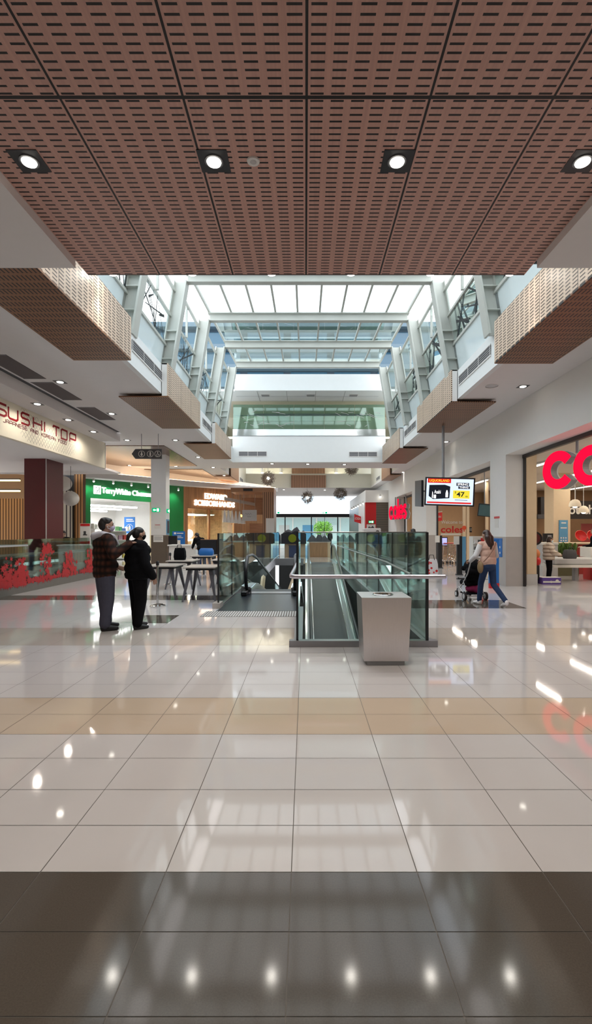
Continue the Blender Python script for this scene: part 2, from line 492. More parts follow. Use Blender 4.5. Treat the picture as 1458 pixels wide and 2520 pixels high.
# dark strip painted for the shadow in the gap along the bulkhead
struct('shade_strip', MB().box(-6.66, -6.56, 5, 17.2, HC - .012, HC + .01), M['darkgrey'])

# glossy brown metal ceiling panels on the left
gl = wood_mat('glossy_brown_panel', (.20, .115, .075, 1), 0, .25, 8, .6, .6)
for k, (y0, y1) in enumerate(((19.85, 25.9), (27.2, 33.4))):
    o = struct('ceiling_panel_%d' % (k + 1), MB().box(-13, -5.75, y0, y1, HC - .03, HC), gl)

# ---------------------------------------------------------------- roof-light well
we = MB()
FT = 5.85
we.box(XL - .12, XL, 5.0, 24.55, HC - .006, FT)
we.box(XR, XR + .12, 5.0, 24.55, HC - .006, FT)
we.box(XL, XR, 24.55, 24.75, HC - .006, 6.42)        # end fascia
struct('wall_well', we, M['fascia'])
le = MB().box(-5.2, XL - .12, 5, 24.6, FT - .1, FT - .02).box(XR + .12, 5.6, 5, 24.6, FT - .1, FT - .02)
struct('trim_2', le, M['fascia'])

def roof(y): return 8.35 + .0726 * (y - 13.3)
def gx(side, z):
    """inner face of the leaning glazing at height z"""
    t = (z - FT) / 2.5
    return (-3.62 + .41 * t) if side < 0 else (3.85 - .42 * t)
PY = [7.5, 10.4, 13.3, 16.2, 19.1, 22.0]
posts = MB()
pst = 0
for y in PY:
    for sd in (-1, 1):
        mb = MB()
        zt = roof(y) + .02
        for z0, z1 in ((FT - .1, zt),):
            a0, a1 = gx(sd, z0), gx(sd, z1)
            o = sd
            def col(x0a, x0b, y0, y1):
                mb.add([(a0 + o * x0a, y0, z0), (a0 + o * x0b, y0, z0), (a0 + o * x0b, y1, z0), (a0 + o * x0a, y1, z0),
                        (a1 + o * x0a, y0, z1), (a1 + o * x0b, y0, z1), (a1 + o * x0b, y1, z1), (a1 + o * x0a, y1, z1)],
                       [(0, 3, 2, 1), (4, 5, 6, 7), (0, 1, 5, 4), (1, 2, 6, 5), (2, 3, 7, 6), (3, 0, 4, 7)])
            col(-.0, .045, y - .15, y + .15)
            col(.045, .32, y - .025, y + .025)
            col(.32, .36, y - .15, y + .15)
            for zs in (6.25, 6.75, 7.0):
                xs = gx(sd, zs)
                mb.box(xs + o * .045, xs + o * .32, y - .14, y - .025, zs, zs + .02)
        st = struct('roof_post', mb, M['steelwhite'])
for y in PY[1:]:
    mb = MB(); z = roof(y)
    mb.box(gx(-1, z) - .05, gx(1, z) + .05, y - .10, y + .10, z, z + .03)
    mb.box(gx(-1, z), gx(1, z), y - .02, y + .02, z + .03, z + .24)
    mb.box(gx(-1, z) - .05, gx(1, z) + .05, y - .10, y + .10, z + .24, z + .27)
    struct('roof_beam', mb, M['steelwhite'])
# glazing bars and roof panes, bay by bay
YB = PY + [23.0]
win = 0
for k in range(len(YB) - 1):
    y0, y1 = YB[k], YB[k + 1]
    win += 1
    mb = MB()
    xa, xb = gx(-1, 8.35) + .02, gx(1, 8.35) - .02
    n = 9
    for i in range(n + 1):
        x = xa + (xb - xa) * i / n
        h = .05 if 0 < i < n else .09
        mb.add([(x - .03, y0, roof(y0) + .28), (x + .03, y0, roof(y0) + .28), (x + .03, y1, roof(y1) + .28), (x - .03, y1, roof(y1) + .28),
                (x - .03, y0, roof(y0) + .28 + h), (x + .03, y0, roof(y0) + .28 + h), (x + .03, y1, roof(y1) + .28 + h), (x - .03, y1, roof(y1) + .28 + h)],
               [(0, 3, 2, 1), (4, 5, 6, 7), (0, 1, 5, 4), (1, 2, 6, 5), (2, 3, 7, 6), (3, 0, 4, 7)])
    fr = struct('window_%d' % win, mb, M['steelwhite'])
    p = MB().quad((xa, y0, roof(y0) + .335), (xb, y0, roof(y0) + .335), (xb, y1, roof(y1) + .335), (xa, y1, roof(y1) + .335)).build('pane', M['skyglass'], fr)
# leaning side glazing: painted spandrel, rail, twig-patterned pane, rail, clear pane
M['filmglass'] = glass('film_glass', (.80, .88, .90, 1), 1.0, 0, .05)
M['twigfilm'] = pm('black_film', (.012, .016, .018, 1), .6)
def side_quad(mb, sd, y0, y1, z0, z1, off=.32):
    o = sd * off
    mb.quad((gx(sd, z0) + o, y0, z0), (gx(sd, z0) + o, y1, z0), (gx(sd, z1) + o, y1, z1), (gx(sd, z1) + o, y0, z1))
for k in range(len(PY) - 1):
    for sd in (-1, 1):
        win += 1
        y0, y1 = PY[k] + .13, PY[k + 1] - .13
        fr = MB()
        for z in (FT, 6.62, 7.42, roof(y0) - .05):
            x = gx(sd, z)
            fr.box(x + sd * .28, x + sd * .35, PY[k] + .02, PY[k + 1] - .02, z, z + .07)
        x = gx(sd, 7.9)
        fr.box(x + sd * .28, x + sd * .34, (y0 + y1) / 2 - .03, (y0 + y1) / 2 + .03, 7.45, roof(y0))
        fo = struct('window_%d' % win, fr, M['steelwhite'])
        mb = MB(); side_quad(mb, sd, PY[k] + .02, PY[k + 1] - .02, FT, 6.62); mb.build('spandrel', M['frost'], fo)
        mb = MB(); side_quad(mb, sd, y0, y1, 6.69, 7.42); mb.build('pane', M['filmglass'], fo)
        mb = MB(); side_quad(mb, sd, y0, y1, 7.49, roof(y0) - .05); mb.build('pane', M['skyglass'], fo)
        rr = random.Random(40 + k * 2 + (sd > 0))
        tw = MB()
        def pt(u, w):
            z = 6.69 + .73 * w
            return V((gx(sd, z) + sd * .305, y0 + (y1 - y0) * u, z))
        for _ in range(12):
            u0, u1 = rr.random(), rr.random()
            wa, wb = (0, 1) if rr.random() < .6 else (rr.random(), rr.random())
            q = .018 + .02 * rr.random()
            A, B = pt(u0, wa), pt(u0 + (u1 - u0) * .6, wb)
            d = (B - A).normalized(); s_ = d.cross(V((1, 0, 0))).normalized() * q
            nrm = V((.004, 0, 0))
            tw.add([A - s_, A + s_, B + s_ * .5, B - s_ * .5, A - s_ + nrm, A + s_ + nrm, B + s_ * .5 + nrm, B - s_ * .5 + nrm],
                   [(0, 3, 2, 1), (4, 5, 6, 7), (0, 1, 5, 4), (1, 2, 6, 5), (2, 3, 7, 6), (3, 0, 4, 7)])
        tw.build('twig_pattern', M['twigfilm'], fo)
# near end of the well (above the timber ceiling)
struct('wall_well_near', MB().box(-3.45, 3.82, 6.5, 6.6, ZP + .3, 8.0), M['fascia'])

# ---------------------------------------------------------------- upper bridge at the far end
hw = MB().box(-3.35, 3.62, 23.0, 23.12, 8.25, 9.02).box(-5, 5.2, 23.12, 24.9, 8.25, 8.35)
struct('wall_header', hw, M['fascia'])
ud = MB()
for x in (-2.3, -.9, .5, 1.9): ud.box(x - .008, x + .008, 23.12, 24.9, 8.243, 8.25)
ud.box(-3.4, 3.6, 24.0, 24.012, 8.243, 8.25)
struct('trim_3', ud, M['grey'])
up = MB().box(-6, 6.5, 24.9, 30, 8.62, 8.7).box(-6, 6.5, 30, 30.2, 6.4, 8.7).box(-6, 6.5, 24.75, 30, 6.3, 6.42)
up.box(-3.5, 3.7, 27.5, 27.7, 7.85, 8.12)
struct('wall_upper', up, pm('upper_cream', (.74, .70, .58, 1), .6, var=.03))
struct('trim_4', MB().box(-2.9, 3.2, 27.46, 27.5, 8.12, 8.24), M['darkgrey'])
for x in (-1.95, .26, 2.35):
    t = thing('ceiling_vent', 'square grille in the upper landing ceiling, %s' % ('left one of three' if x < -1 else 'middle one of three' if x < 1 else 'right one of three'), 'vent', (x, 23.8, 8.24), group='upper landing ceiling grilles')
    MB().box(x - .22, x + .22, 23.6, 24.0, 8.235, 8.249).build('frame', M['white'], t)
    g = MB()
    for i in range(4): g.box(x - .19, x + .19, 23.63 + i * .09, 23.69 + i * .09, 8.225, 8.236)
    g.build('grille', M['grey'], t)
bal = thing('glass_balustrade', 'greenish etched glass balustrade on the upper bridge above a steel band', 'balustrade', (.2, 24.6, 6.42))
MB().box(XL + .02, XR - .02, 24.50, 24.56, 6.42, 6.74).build('steel_band', M['chrome'], bal)
M['bridgeglass'] = glass('etched_glass', (.62, .80, .72, 1), 1.0, .05, .06)
for i in range(5):
    a = XL + .03 + i * 1.535
    MB().box(a, a + 1.52, 24.60, 24.615, 6.7, 8.0).build('glass_pane', M['bridgeglass'], bal)
MB().tube([(XL + .05, 24.7, 7.47), (XR - .05, 24.7, 7.47)], .02).build('handrail', M['grey'], bal)
etch = MB()
rr = random.Random(5)
for sd in (-1, 1):
    for _ in range(14):
        x = .18 + sd * (1.2 + 2.3 * rr.random()); z = 6.85 + .8 * rr.random(); a = rr.uniform(-.5, .5) * sd; L = .15 + .35 * rr.random()
        d = V((math.cos(a), 0, math.sin(a))) * L; s_ = V((0, 0, .018))
        etch.quad((x, 24.595, z), (x + d.x, 24.595, z + d.z), (x + d.x, 24.595, z + d.z + .018), (x, 24.595, z + .018))
etch.build('etched_pattern', M['lightgrey'], bal)

# ---------------------------------------------------------------- second well beyond the bridge
s2 = MB()
s2.box(5.8, 6.4, 34, 48.2, SO_, HC + .1) if False else s2.box(-4.8, -4.7, 26.9, 38.6, HC + .12, 8).box(5.2, 5.3, 26.9, 38.6, HC + .12, 8)
s2.box(-4.8, 5.3, 26.8, 26.9, HC + .12, 6.2)
s2.box(-4.7, 5.2, 38.6, 38.75, HC - .01, 6.1).box(-4.7, 5.2, 38.6, 41, 6.1, 6.2).box(-6, 6.5, 41, 41.1, 6.1, 8)
s2.box(-6, 6.5, 36, 41.1, 8, 8.1)
struct('wall_second_well', s2, pm('well_cream', (.70, .69, .61, 1), .6, var=.02))
bb = thing('batten_feature', 'brown vertical timber batten block in the middle of the far ceiling recess', 'wall feature', (.26, 38.4, 5.1))
MB().box(-1.12, 1.62, 38.35, 38.6, HC - .02, 6.06).build('lower_block', M['slatbrown'], bb)
MB().box(-1.12, 1.62, 40.3, 41.0, 6.2, 7.3).build('upper_block', M['slatbrown'], bb)
for i, px in enumerate((646, 692, 828)):
    x = (px - 752) / 1200 * 40.8
    t = thing('wall_lamp', ['wall lamp washing the far recess, leftmost of three', 'wall lamp just left of the brown batten block', 'wall lamp just right of the brown batten block'][i], 'lamp', (x, 40.85, 6.75), group='far recess wall lamps')
    MB().lathe([(.12, -.2), (.12, .2)], (x, 40.85, 6.75), 12).build('cylinder_body', M['lightgrey'], t)
    for za in (.2, -.215): MB().lathe([(.11, za), (.11, za + .015)], (x, 40.85, 6.75), 12).build('lamp_face', M['lamp'], t)

# ---------------------------------------------------------------- right-hand wall with the supermarket openings
XW, XF = 5.8, 6.3
SO = 3.80
rw = MB()
rw.box(XW, XF + .05, -12, 48, SO, HC + .3)
# piers: (y0, y1)
PIERS = [(14.1, 15.3), (23.4, 26.5), (31.0, 34)]
struct('wall_right', rw, M['white'])
for i, (y0, y1) in enumerate(PIERS):
    mb = MB(); mb.mi = 0
    mb.box(XW, XF + .05, y0, y1, 1.43, SO); mb.mi = 1
    mb.box(XW - .0, XF + .05, y0, y1, 0, 1.43)
    struct('wall_pier_%d' % (i + 1), mb, [M['white'], M['stone']])
struct('wall_right_near', MB().box(XW, XF, -12, 6.6, 0, SO), M['white'])
tr = MB()
for (y0, y1) in ((6.6, 14.1), (15.3, 23.4), (26.5, 31.0)):
    tr.box(XF - .02, XF + .08, y0, y1, SO - .10, SO + .01)
    tr.box(XF, XF + .07, y0, y0 + .05, 0, SO); tr.box(XF, XF + .07, y1 - .05, y1, 0, SO)
struct('trim_5', tr, M['rubber'])

# ---------------------------------------------------------------- left side shells
PA, PB, PC = V((-11.2, 23.6, 0)), V((-7.5, 30, 0)), V((-3.5, 36, 0))
def cove(p, q, z0, z1, name):
    d = (q - p).normalized(); nrm = V((d.y, -d.x, 0))
    L = (q - p).length
    mb = MB()
    for (off, dep, za, zb) in ((0, .12, -.0, .30),):
        a, b = p + nrm * .75, q + nrm * .75
        mb.add([a + V((0, 0, z0)), b + V((0, 0, z1)), b + V((0, 0, z1 + .28)), a + V((0, 0, z0 + .28)),
                p + V((0, 0, z0)), q + V((0, 0, z1)), q + V((0, 0, z1 + .28)), p + V((0, 0, z0 + .28))],
               [(0, 1, 2, 3), (7, 6, 5, 4), (4, 5, 1, 0), (3, 2, 6, 7), (0, 3, 7, 4), (1, 5, 6, 2)])
        mb.add([p + nrm * .1 + V((0, 0, z0 + .28)), q + nrm * .1 + V((0, 0, z1 + .28)), q + nrm * .1 + V((0, 0, HC)), p + nrm * .1 + V((0, 0, HC))], [(0, 1, 2, 3)])
    struct(name, mb, M['ceil'])
    st = thing('cove_light', 'warm strip of light hidden behind the curved bulkhead %s' % ('over the green chemist front' if name == 'ceiling_cove_left' else 'above the sushi shop back wall' if name.endswith('left') else 'over the brown timber salon front'), 'light', tuple((p + q) / 2 + V((0, 0, z0 + .3))))
    mb = MB(); a, b = p + nrm * .55, q + nrm * .55
    mb.add([a + V((0, 0, z0 + .285)), b + V((0, 0, z1 + .285)), b - nrm * .08 + V((0, 0, z1 + .285)), a - nrm * .08 + V((0, 0, z0 + .285)),
            a + V((0, 0, z0 + .32)), b + V((0, 0, z1 + .32)), b - nrm * .08 + V((0, 0, z1 + .32)), a - nrm * .08 + V((0, 0, z0 + .32))],
           [(0, 3, 2, 1), (4, 5, 6, 7), (0, 1, 5, 4), (1, 2, 6, 5), (2, 3, 7, 6), (3, 0, 4, 7)])
    mb.build('light_strip', M['cove'], st)
cove(PA + V((-3, -3.5, 0)), PA, 4.10, 4.2, 'ceiling_cove_outer_left')
cove(PA, PB, 4.2, 4.38, 'ceiling_cove_left')
cove(PB, PC + V((.8, 1.2, 0)), 4.38, 4.62, 'ceiling_cove_far')
lw = MB()
lw.box(-16.2, -16, 5, 24, 0, HC)
lw.box(-16, -11.5, 24, 24.2, 0, HC)
lw.box(-9, -8.9, -12, 5, 0, HC)
lw.box(-16, -8.9, 4.9, 5, 0, HC)
struct('wall_left', lw, M['tan'])
struct('wall_rear', MB().box(-9, 6.3, -12.2, -12, 0, HC), M['white'])
struct('wall_far_left', MB().box(-12, -4.2, 44, 44.2, 0, HC).box(-4.3, -4.2, 38, 48, 0, HC), M['white'])
# ================================================================== CEILING FIXTURES
# four large square downlights in the timber ceiling
def big_light():
    t = thing('square_downlight', '', 'downlight', (0, 0, ZP), local=True, group='square downlights in the timber ceiling')
    MB().box(-.135, .135, -.135, .135, -.006, .0).build('trim_plate', M['black'], t)
    MB().lathe([(.085, -.012), (.09, -.006)], (0, 0, 0), 20).build('reflector_ring', M['darkgrey'], t)
    MB().lathe([(.062, -.022), (.066, -.012)], (0, 0, 0), 20).build('lamp_face', M['lamp'], t)
    return t
bl = big_light()
BL = []
for i, px in enumerate((72, 527, 978, 1435)):
    Y = 3.39 * 1200 / 914
    x = (px - 752) / 1200 * Y
    lab = ['square black downlight at the left end of the timber ceiling', 'square black downlight beside the round white speaker disc',
           'square black downlight in the timber ceiling, third from the left', 'square black downlight at the right end of the timber ceiling'][i]
    if i == 0: bl.location = (x, Y, ZP); bl['label'] = lab
    else: dup(bl, (x, Y, ZP), label=lab)
    BL.append((x, Y))
t = thing('speaker_disc', 'round white disc in the timber ceiling beside a downlight', 'ceiling disc', (-.475, 4.45, ZP))
MB().lathe([(.055, -.012), (.06, 0)], (-.475, 4.45, ZP), 20).build('cover', M['white'], t, True)
MB().lathe([(.02, -.016), (.03, -.012)], (-.475, 4.45, ZP), 16).build('centre', M['lightgrey'], t)

# small recessed downlights
def small_light():
    t = thing('recessed_downlight', '', 'downlight', (0, 0, HC), local=True)
    MB().box(-.12, .12, -.12, .12, -.006, 0).build('trim_plate', M['darkgrey'], t)
    MB().lathe([(.07, -.014), (.075, -.006)], (0, 0, 0), 14).build('lamp_face', M['lamp'], t)
    return t
sl = small_light(); first = True
SPOTS = [(148, 940, HC, 'recessed downlight beside the two nearest grey ceiling hatches'), (275, 1018, HC, 'recessed downlight beside the farthest grey ceiling hatch'),
         (313, 1083, HC, 'recessed downlight at the end of the sushi bulkhead'), (432, 1083, HC, 'recessed downlight in front of the first glossy brown ceiling panel'),
         (488, 1125, HC, 'recessed downlight below the third slotted bulkhead on the left'), (525, 1150, HC, 'recessed downlight between the two glossy brown ceiling panels, inner one'),
         (552, 1170, HC, 'recessed downlight right of the far glossy brown panel'), (516, 1191, HC, 'recessed downlight nearest the salon sign'),
         (433, 1147, HC, 'recessed downlight on the strip between the brown panels'), (319, 1144, HC, 'recessed downlight behind the hanging toilet sign'), (214, 1142, HC, 'recessed downlight left of the hanging toilet sign'),
         (1288, 951, HC, 'recessed downlight in the ceiling near the big red sign'), (1099, 1087, HC, 'recessed downlight beside the pole of the screens'), (993, 1162, HC, 'recessed downlight above the far red sign'),
         (670, 1141, HC, 'recessed downlight under the bridge, left one of three'), (758, 1142, HC, 'recessed downlight under the bridge, middle one of three'), (848, 1143, HC, 'recessed downlight under the bridge, right one of three'),
         (699, 1205, HC, 'recessed downlight near the entrance, left of the middle twig pendant'), (800, 1206, HC, 'recessed downlight near the entrance, between the two right twig pendants'),
         (92, 994, 4.82, 'downlight over the first letters of the sushi sign'), (168, 1033, 4.82, 'downlight over the middle of the sushi sign'), (230, 1062, 4.82, 'downlight over the blank end of the sushi sign')]
LIGHTPOS = []
for px, py, z, lab in SPOTS:
    Y = (z - CAM_H) * 1200 / (1310 - py); x = (px - 752) / 1200 * Y
    zz = z - (.03 if (19.85 < Y < 25.9 or 27.2 < Y < 33.4) and x < -5.75 else 0)
    if first: sl.location = (x, Y, zz); sl['label'] = lab; first = False
    else: dup(sl, (x, Y, zz), label=lab)
    LIGHTPOS.append((x, Y, zz))
t = thing('speaker_grille', 'round grey speaker grille in the right-hand ceiling', 'speaker', (3.9 + .6, 11.77, HC))
MB().lathe([(.13, -.012), (.15, 0)], (4.5, 11.77, HC), 20).build('grille', M['lightgrey'], t)
MB().lathe([(.15, -.016), (.16, 0)], (4.5, 11.77, HC), 20, False).build('rim', M['white'], t)
for i, (y0, y1) in enumerate(((9.72, 11.2), (11.5, 13.0), (13.8, 15.3))):
    t = thing('ceiling_hatch', ['dark grey ceiling hatch nearest the viewer in the row of three', 'middle dark grey ceiling hatch in the row of three', 'farthest dark grey ceiling hatch in the row of three'][i], 'ceiling hatch', (-6.22, y0, HC), group='grey ceiling hatches')
    MB().box(-6.47, -5.97, y0, y1, HC - .012, HC).build('panel', pm('hatch_grey_%d' % i, (.12, .10, .10, 1), .8, var=.04), t)
    MB().box(-6.48, -5.96, y0 - .01, y0, HC - .016, HC).box(-6.48, -5.96, y1, y1 + .01, HC - .016, HC).build('edge_trim', M['grey'], t)

# slotted timber bulkheads along the well
def bulkhead(x_face, x_out, y0, y1, lab, zb=5.0, zt=5.86):
    t = thing('slotted_bulkhead', lab, 'bulkhead', ((x_face + x_out) / 2, y0, zb), group='slotted timber bulkheads along the roof light')
    ORG[t.name] = V((0, 0, 0)); t.location = (0, 0, 0)
    s = -1 if x_face < x_out else 1     # towards the well
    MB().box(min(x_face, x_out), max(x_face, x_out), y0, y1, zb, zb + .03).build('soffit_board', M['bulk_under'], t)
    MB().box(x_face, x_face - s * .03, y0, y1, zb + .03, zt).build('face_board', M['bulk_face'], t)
    MB().box(x_face - s * .03, x_face - s * .16, y0, y0 + .04, zb + .03, zt).box(x_face - s * .03, x_face - s * .16, y1 - .04, y1, zb + .03, zt).box(x_face - s * .03, x_face - s * .16, y0, y1, zt - .03, zt).build('return', M['white'], t)
    return t
def yb(py): return 3.44 * 1200 / (1310 - py)
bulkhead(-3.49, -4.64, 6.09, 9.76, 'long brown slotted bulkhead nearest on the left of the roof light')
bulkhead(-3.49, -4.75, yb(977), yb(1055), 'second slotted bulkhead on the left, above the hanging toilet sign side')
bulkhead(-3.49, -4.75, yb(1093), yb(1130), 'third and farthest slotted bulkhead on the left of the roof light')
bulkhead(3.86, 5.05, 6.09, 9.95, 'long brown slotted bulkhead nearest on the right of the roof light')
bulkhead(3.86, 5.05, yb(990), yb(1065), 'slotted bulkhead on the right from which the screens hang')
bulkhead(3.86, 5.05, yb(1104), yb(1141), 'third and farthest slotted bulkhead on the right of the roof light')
def small_bulk(x0, x1, y0, y1, lab, face):
    t = thing('timber_bulkhead', lab, 'bulkhead', (0, 0, 0))
    MB().box(x0, x1, y0, y1, 4.99, 5.03).build('soffit_board', M['brown'], t)
    MB().box(face - .02, face + .02, y0, y1, 5.03, 5.95).build('face_board', M['brown'], t)
small_bulk(-5.6, -4.6, 30, 33.6, 'plain brown bulkhead at the left of the far recess', -4.6)
small_bulk(5.1, 5.75, 29.3, 32.5, 'plain brown bulkhead at the right of the far recess', 5.1)

# linear air vents in the white fascia
def vent(o, u, L, n, lab):
    """grille of length L along u, facing n"""
    t = thing('air_vent', lab, 'vent', tuple(V(o)), group='linear air vents in the white fascia')
    u, n, w = V(u), V(n), V((0, 0, 1))
    MB().obox(V(o) - n * .0, u, w, n, L, .22, .012).build('grille', M['grey'], t)
    fr = MB()
    for z in (-.025, .22): fr.obox(V(o) + w * z, u, w, n, L, .025, .02)
    for k in range(4): fr.obox(V(o) + u * (L * k / 3 - (.02 if k == 3 else .01 if k else 0)), u, w, n, .02, .22, .02)
    fr.build('frame', M['white'], t)
    sl_ = MB()
    for k in range(4): sl_.obox(V(o) + w * (.03 + k * .05) + n * .012, u, w, n, L, .018, .006)
    sl_.build('louvres', M['darkgrey'], t)
vent((XL, 10.3, 5.42), (0, 1, 0), 2.2, (1, 0, 0), 'grey linear vent on the left fascia after the first bulkhead')
vent((XL, 17.4, 5.42), (0, 1, 0), 2.0, (1, 0, 0), 'grey linear vent on the left fascia after the second bulkhead')
vent((XR, 10.6, 5.42), (0, 1, 0), 2.2, (-1, 0, 0), 'grey linear vent on the right fascia after the first bulkhead')
vent((XR, 17.8, 5.42), (0, 1, 0), 2.0, (-1, 0, 0), 'grey linear vent on the right fascia after the second bulkhead')
vent((-3.36, 24.55, 5.40), (1, 0, 0), 1.42, (0, -1, 0), 'grey linear vent on the left of the end fascia under the bridge')
vent((2.2, 24.55, 5.38), (1, 0, 0), 1.42, (0, -1, 0), 'grey linear vent on the right of the end fascia under the bridge')
vent((-4.7, 35, 5.3), (0, 1, 0), 1.6, (1, 0, 0), 'small linear vent on the left side of the far recess')
vent((5.2, 34, 5.3), (0, 1, 0), 1.6, (-1, 0, 0), 'small linear vent on the right side of the far recess')

# unseen bar added above the timber ceiling so its lamps reflect in the floor
t = thing('added_light_bar', 'black bar with six spotlights spanning the roof light above the timber ceiling', 'lighting bar', (0, 8.2, 6.05))
MB().tube([(-3.55, 8.2, 6.1), (3.9, 8.2, 6.1)], .03).build('bar', M['black'], t)
BAR = []
for k in range(6):
    x = .1 + (k - 2.5) * 1.34
    h = MB().lathe([(.07, .0), (.085, -.16)], (x, 8.2, 6.07), 12).build('spotlight', M['black'], t)
    MB().lathe([(.072, -.168), (.072, -.16)], (x, 8.2, 6.07), 12).build('lamp_face', M['barlamp'] if 'barlamp' in M else M['lamp'], h)
    BAR.append((x, 8.2, 5.89))

# twig ball pendants
def twig_ball(c, r, top, lab, lamp, seed):
    rr = random.Random(seed)
    t = thing('twig_pendant', lab, 'pendant light', c, group='twig ball pendants')
    c = V(c); tw = MB()
    for _ in range(780):
        d = V((rr.gauss(0, 1), rr.gauss(0, 1), rr.gauss(0, 1))).normalized(); w_ = V((rr.gauss(0, 1), rr.gauss(0, 1), rr.gauss(0, 1))).normalized()
        a = c + d * r * rr.uniform(.35, .78); g_ = (d * .75 + w_ * .8).normalized() * r * rr.uniform(.16, .34)
        tw.tube([a, a + g_ * .5 + w_ * .02, a + g_], .013, 3, .006)
    tw.build('twig_ball', M['twig'], t)
    MB().ball(c, .12, 10).build('bulb', M['lamp'] if lamp else M['whitecloth'], t)
    MB().tube([c, (c.x, c.y, top)], .012, 6).build('cord', M['grey'], t)
twig_ball(tuple(at(660, 1177, 33.5)), .58, 8.0, 'twig ball pendant lamp hanging left of the brown batten block', True, 1)
twig_ball(tuple(at(757, 1225, 39.5)), .62, HC, 'twig ball pendant hanging in front of the bright entrance, middle one', True, 2)
twig_ball(tuple(at(838, 1215, 39)), .66, HC, 'twig ball pendant hanging at the right of the bright entrance', False, 3)
twig_ball(tuple(at(866, 1153, 33.5)), .56, 8.0, 'twig ball pendant half hidden by the bridge soffit on the right', False, 4)

# hanging toilet sign
t = thing('direction_sign', 'dark hanging arrow sign with three toilet symbols', 'sign', (-5.7, 17.5, 4.22))
x0, x1, z0, z1 = -6.24, -5.16, 4.2, 4.55
MB().prism([(x0, (z0 + z1) / 2), (x0 + .13, z0), (x1, z0), (x1, z1), (x0 + .13, z1)], (0, 17.5, 0), (1, 0, 0), (0, 0, 1), (0, 1, 0), .05).build('board', M['darkgrey'], t)
for k in range(2): MB().tube([(x0 + .35 + k * .6, 17.52, z1), (x0 + .35 + k * .6, 17.52, HC)], .012, 6).build('hanger_rod', M['grey'], t)
ic = MB()
for k, cx in enumerate((-5.88, -5.57, -5.30)):
    ring = [(cx + .11 * math.cos(a * PI / 10), 4.375 + .11 * math.sin(a * PI / 10)) for a in range(20)]
    ic.ribbon(ring, .015, (0, 17.499, 0), (1, 0, 0), (0, 0, 1), (0, -1, 0), .004, True)
    fr_ = ((0, 17.499, 0), (1, 0, 0), (0, 0, 1), (0, -1, 0), .004)
    ic.disc((cx, 17.497, 4.44), .02, 8, (0, -1, 0), .003)
    if k == 0: ic.prism([(cx - .045, 4.34), (cx + .045, 4.34), (cx + .012, 4.42), (cx - .012, 4.42)], *fr_); ic.prism([(cx - .02, 4.30), (cx + .02, 4.30), (cx + .02, 4.34), (cx - .02, 4.34)], *fr_)
    elif k == 1: ic.prism([(cx - .025, 4.30), (cx + .025, 4.30), (cx + .025, 4.42), (cx - .025, 4.42)], *fr_)
    else:
        ic.ribbon([(cx - .01, 4.43), (cx, 4.36), (cx + .045, 4.36), (cx + .055, 4.31)], .018, *fr_)
        ic.ribbon([(cx - .012 + .04 * math.cos(2.0 + a * .42), 4.335 + .04 * math.sin(2.0 + a * .42)) for a in range(10)], .012, *fr_)
ic.build('symbols', M['paper'], t)

# ================================================================== SUSHI SHOP (left)
t = thing('shop_sign', 'long pale illuminated sushi shop sign with red lettering over the counter', 'sign', (-7.4, 10, 3.92))
Mpan = pm('sign_cream', (.80, .74, .60, 1), .5, var=.03)
MB().box(-7.5, -7.4, 5, 18.0, 3.92, 4.86).build('panel', Mpan, t)
MB().box(-7.5, -7.38, 18.0, 18.03, 3.9, 4.86).build('edge_trim', M['white'], t)
U, W, N = V((0, 1, 0)), V((0, 0, 1)), V((1, 0, 0))
def sy(px): return 7.4 * 1200 / (752 - px)
let = MB()
def glyph(strokes, y0, w, z0, h, lw_, mb):
    for st in strokes:
        mb.ribbon([(y0 + p[0] * w, z0 + p[1] * h) for p in st], lw_, (-7.398, 0, 0), U, W, N, .004)
G = {'S': [[(1, 1), (.15, 1), (0, .85), (0, .62), (.12, .52), (.88, .5), (1, .38), (1, .15), (.85, 0), (0, 0)]],
     'U': [[(0, 1), (0, .15), (.15, 0), (.85, 0), (1, .15), (1, 1)]], 'H': [[(0, 0), (0, 1)], [(1, 0), (1, 1)], [(0, .5), (1, .5)]], 'I': [[(.5, 0), (.5, 1)]],
     'T': [[(0, .82), (.12, 1), (1, 1)], [(.52, 0), (.52, 1)]], 'O': [[(.1, 1), (1, 1), (1, .12), (.85, 0), (0, 0), (0, .88), (.14, 1)]], 'P': [[(0, 0), (0, .82), (.15, 1), (1, 1), (1, .42), (.9, .36), (0, .36)]],
     'J': [[(1, 1), (1, .1), (.85, 0), (0, 0)]], 'A': [[(0, 0), (0, .8), (.2, 1), (1, 1), (1, 0)], [(0, .45), (1, .45)]], 'N': [[(0, 0), (0, 1), (1, 0), (1, 1)]], 'E': [[(1, 1), (0, 1), (0, 0), (1, 0)], [(0, .5), (.9, .5)]],
     'D': [[(0, 0), (0, 1), (.8, 1), (1, .8), (1, .2), (.8, 0), (0, 0)]], 'K': [[(0, 0), (0, 1)], [(1, 1), (.1, .5), (1, 0)]], 'R': [[(0, 0), (0, 1), (1, 1), (1, .5), (0, .5)], [(.5, .5), (1, 0)]], 'F': [[(0, 0), (0, 1), (1, 1)], [(0, .5), (.85, .5)]]}
pos = [('S', -26, 20), ('U', 18, 48), ('S', 50, 76), ('H', 80, 106), ('I', 107, 114), ('T', 128, 149), ('O', 149, 168), ('P', 170, 189)]
for ch, a, b in pos:
    ya, yb_ = sy(a), sy(b)
    za = 4.41
    glyph(G[ch], ya + .04, yb_ - ya - .12, za, .28, .056, let)
let.build('lettering', pm('sign_red', (.27, .008, .012, 1), .6, spec=.2), t)
tl = MB()
word = 'JAPANESE AND KOREAN FOOD'
ya, yb_ = sy(6), sy(164); stp = (yb_ - ya) / len(word)
for i, ch in enumerate(word):
    if ch != ' ': glyph(G[ch], ya + i * stp + .02, stp * .72, 4.265, .085, .017, tl)
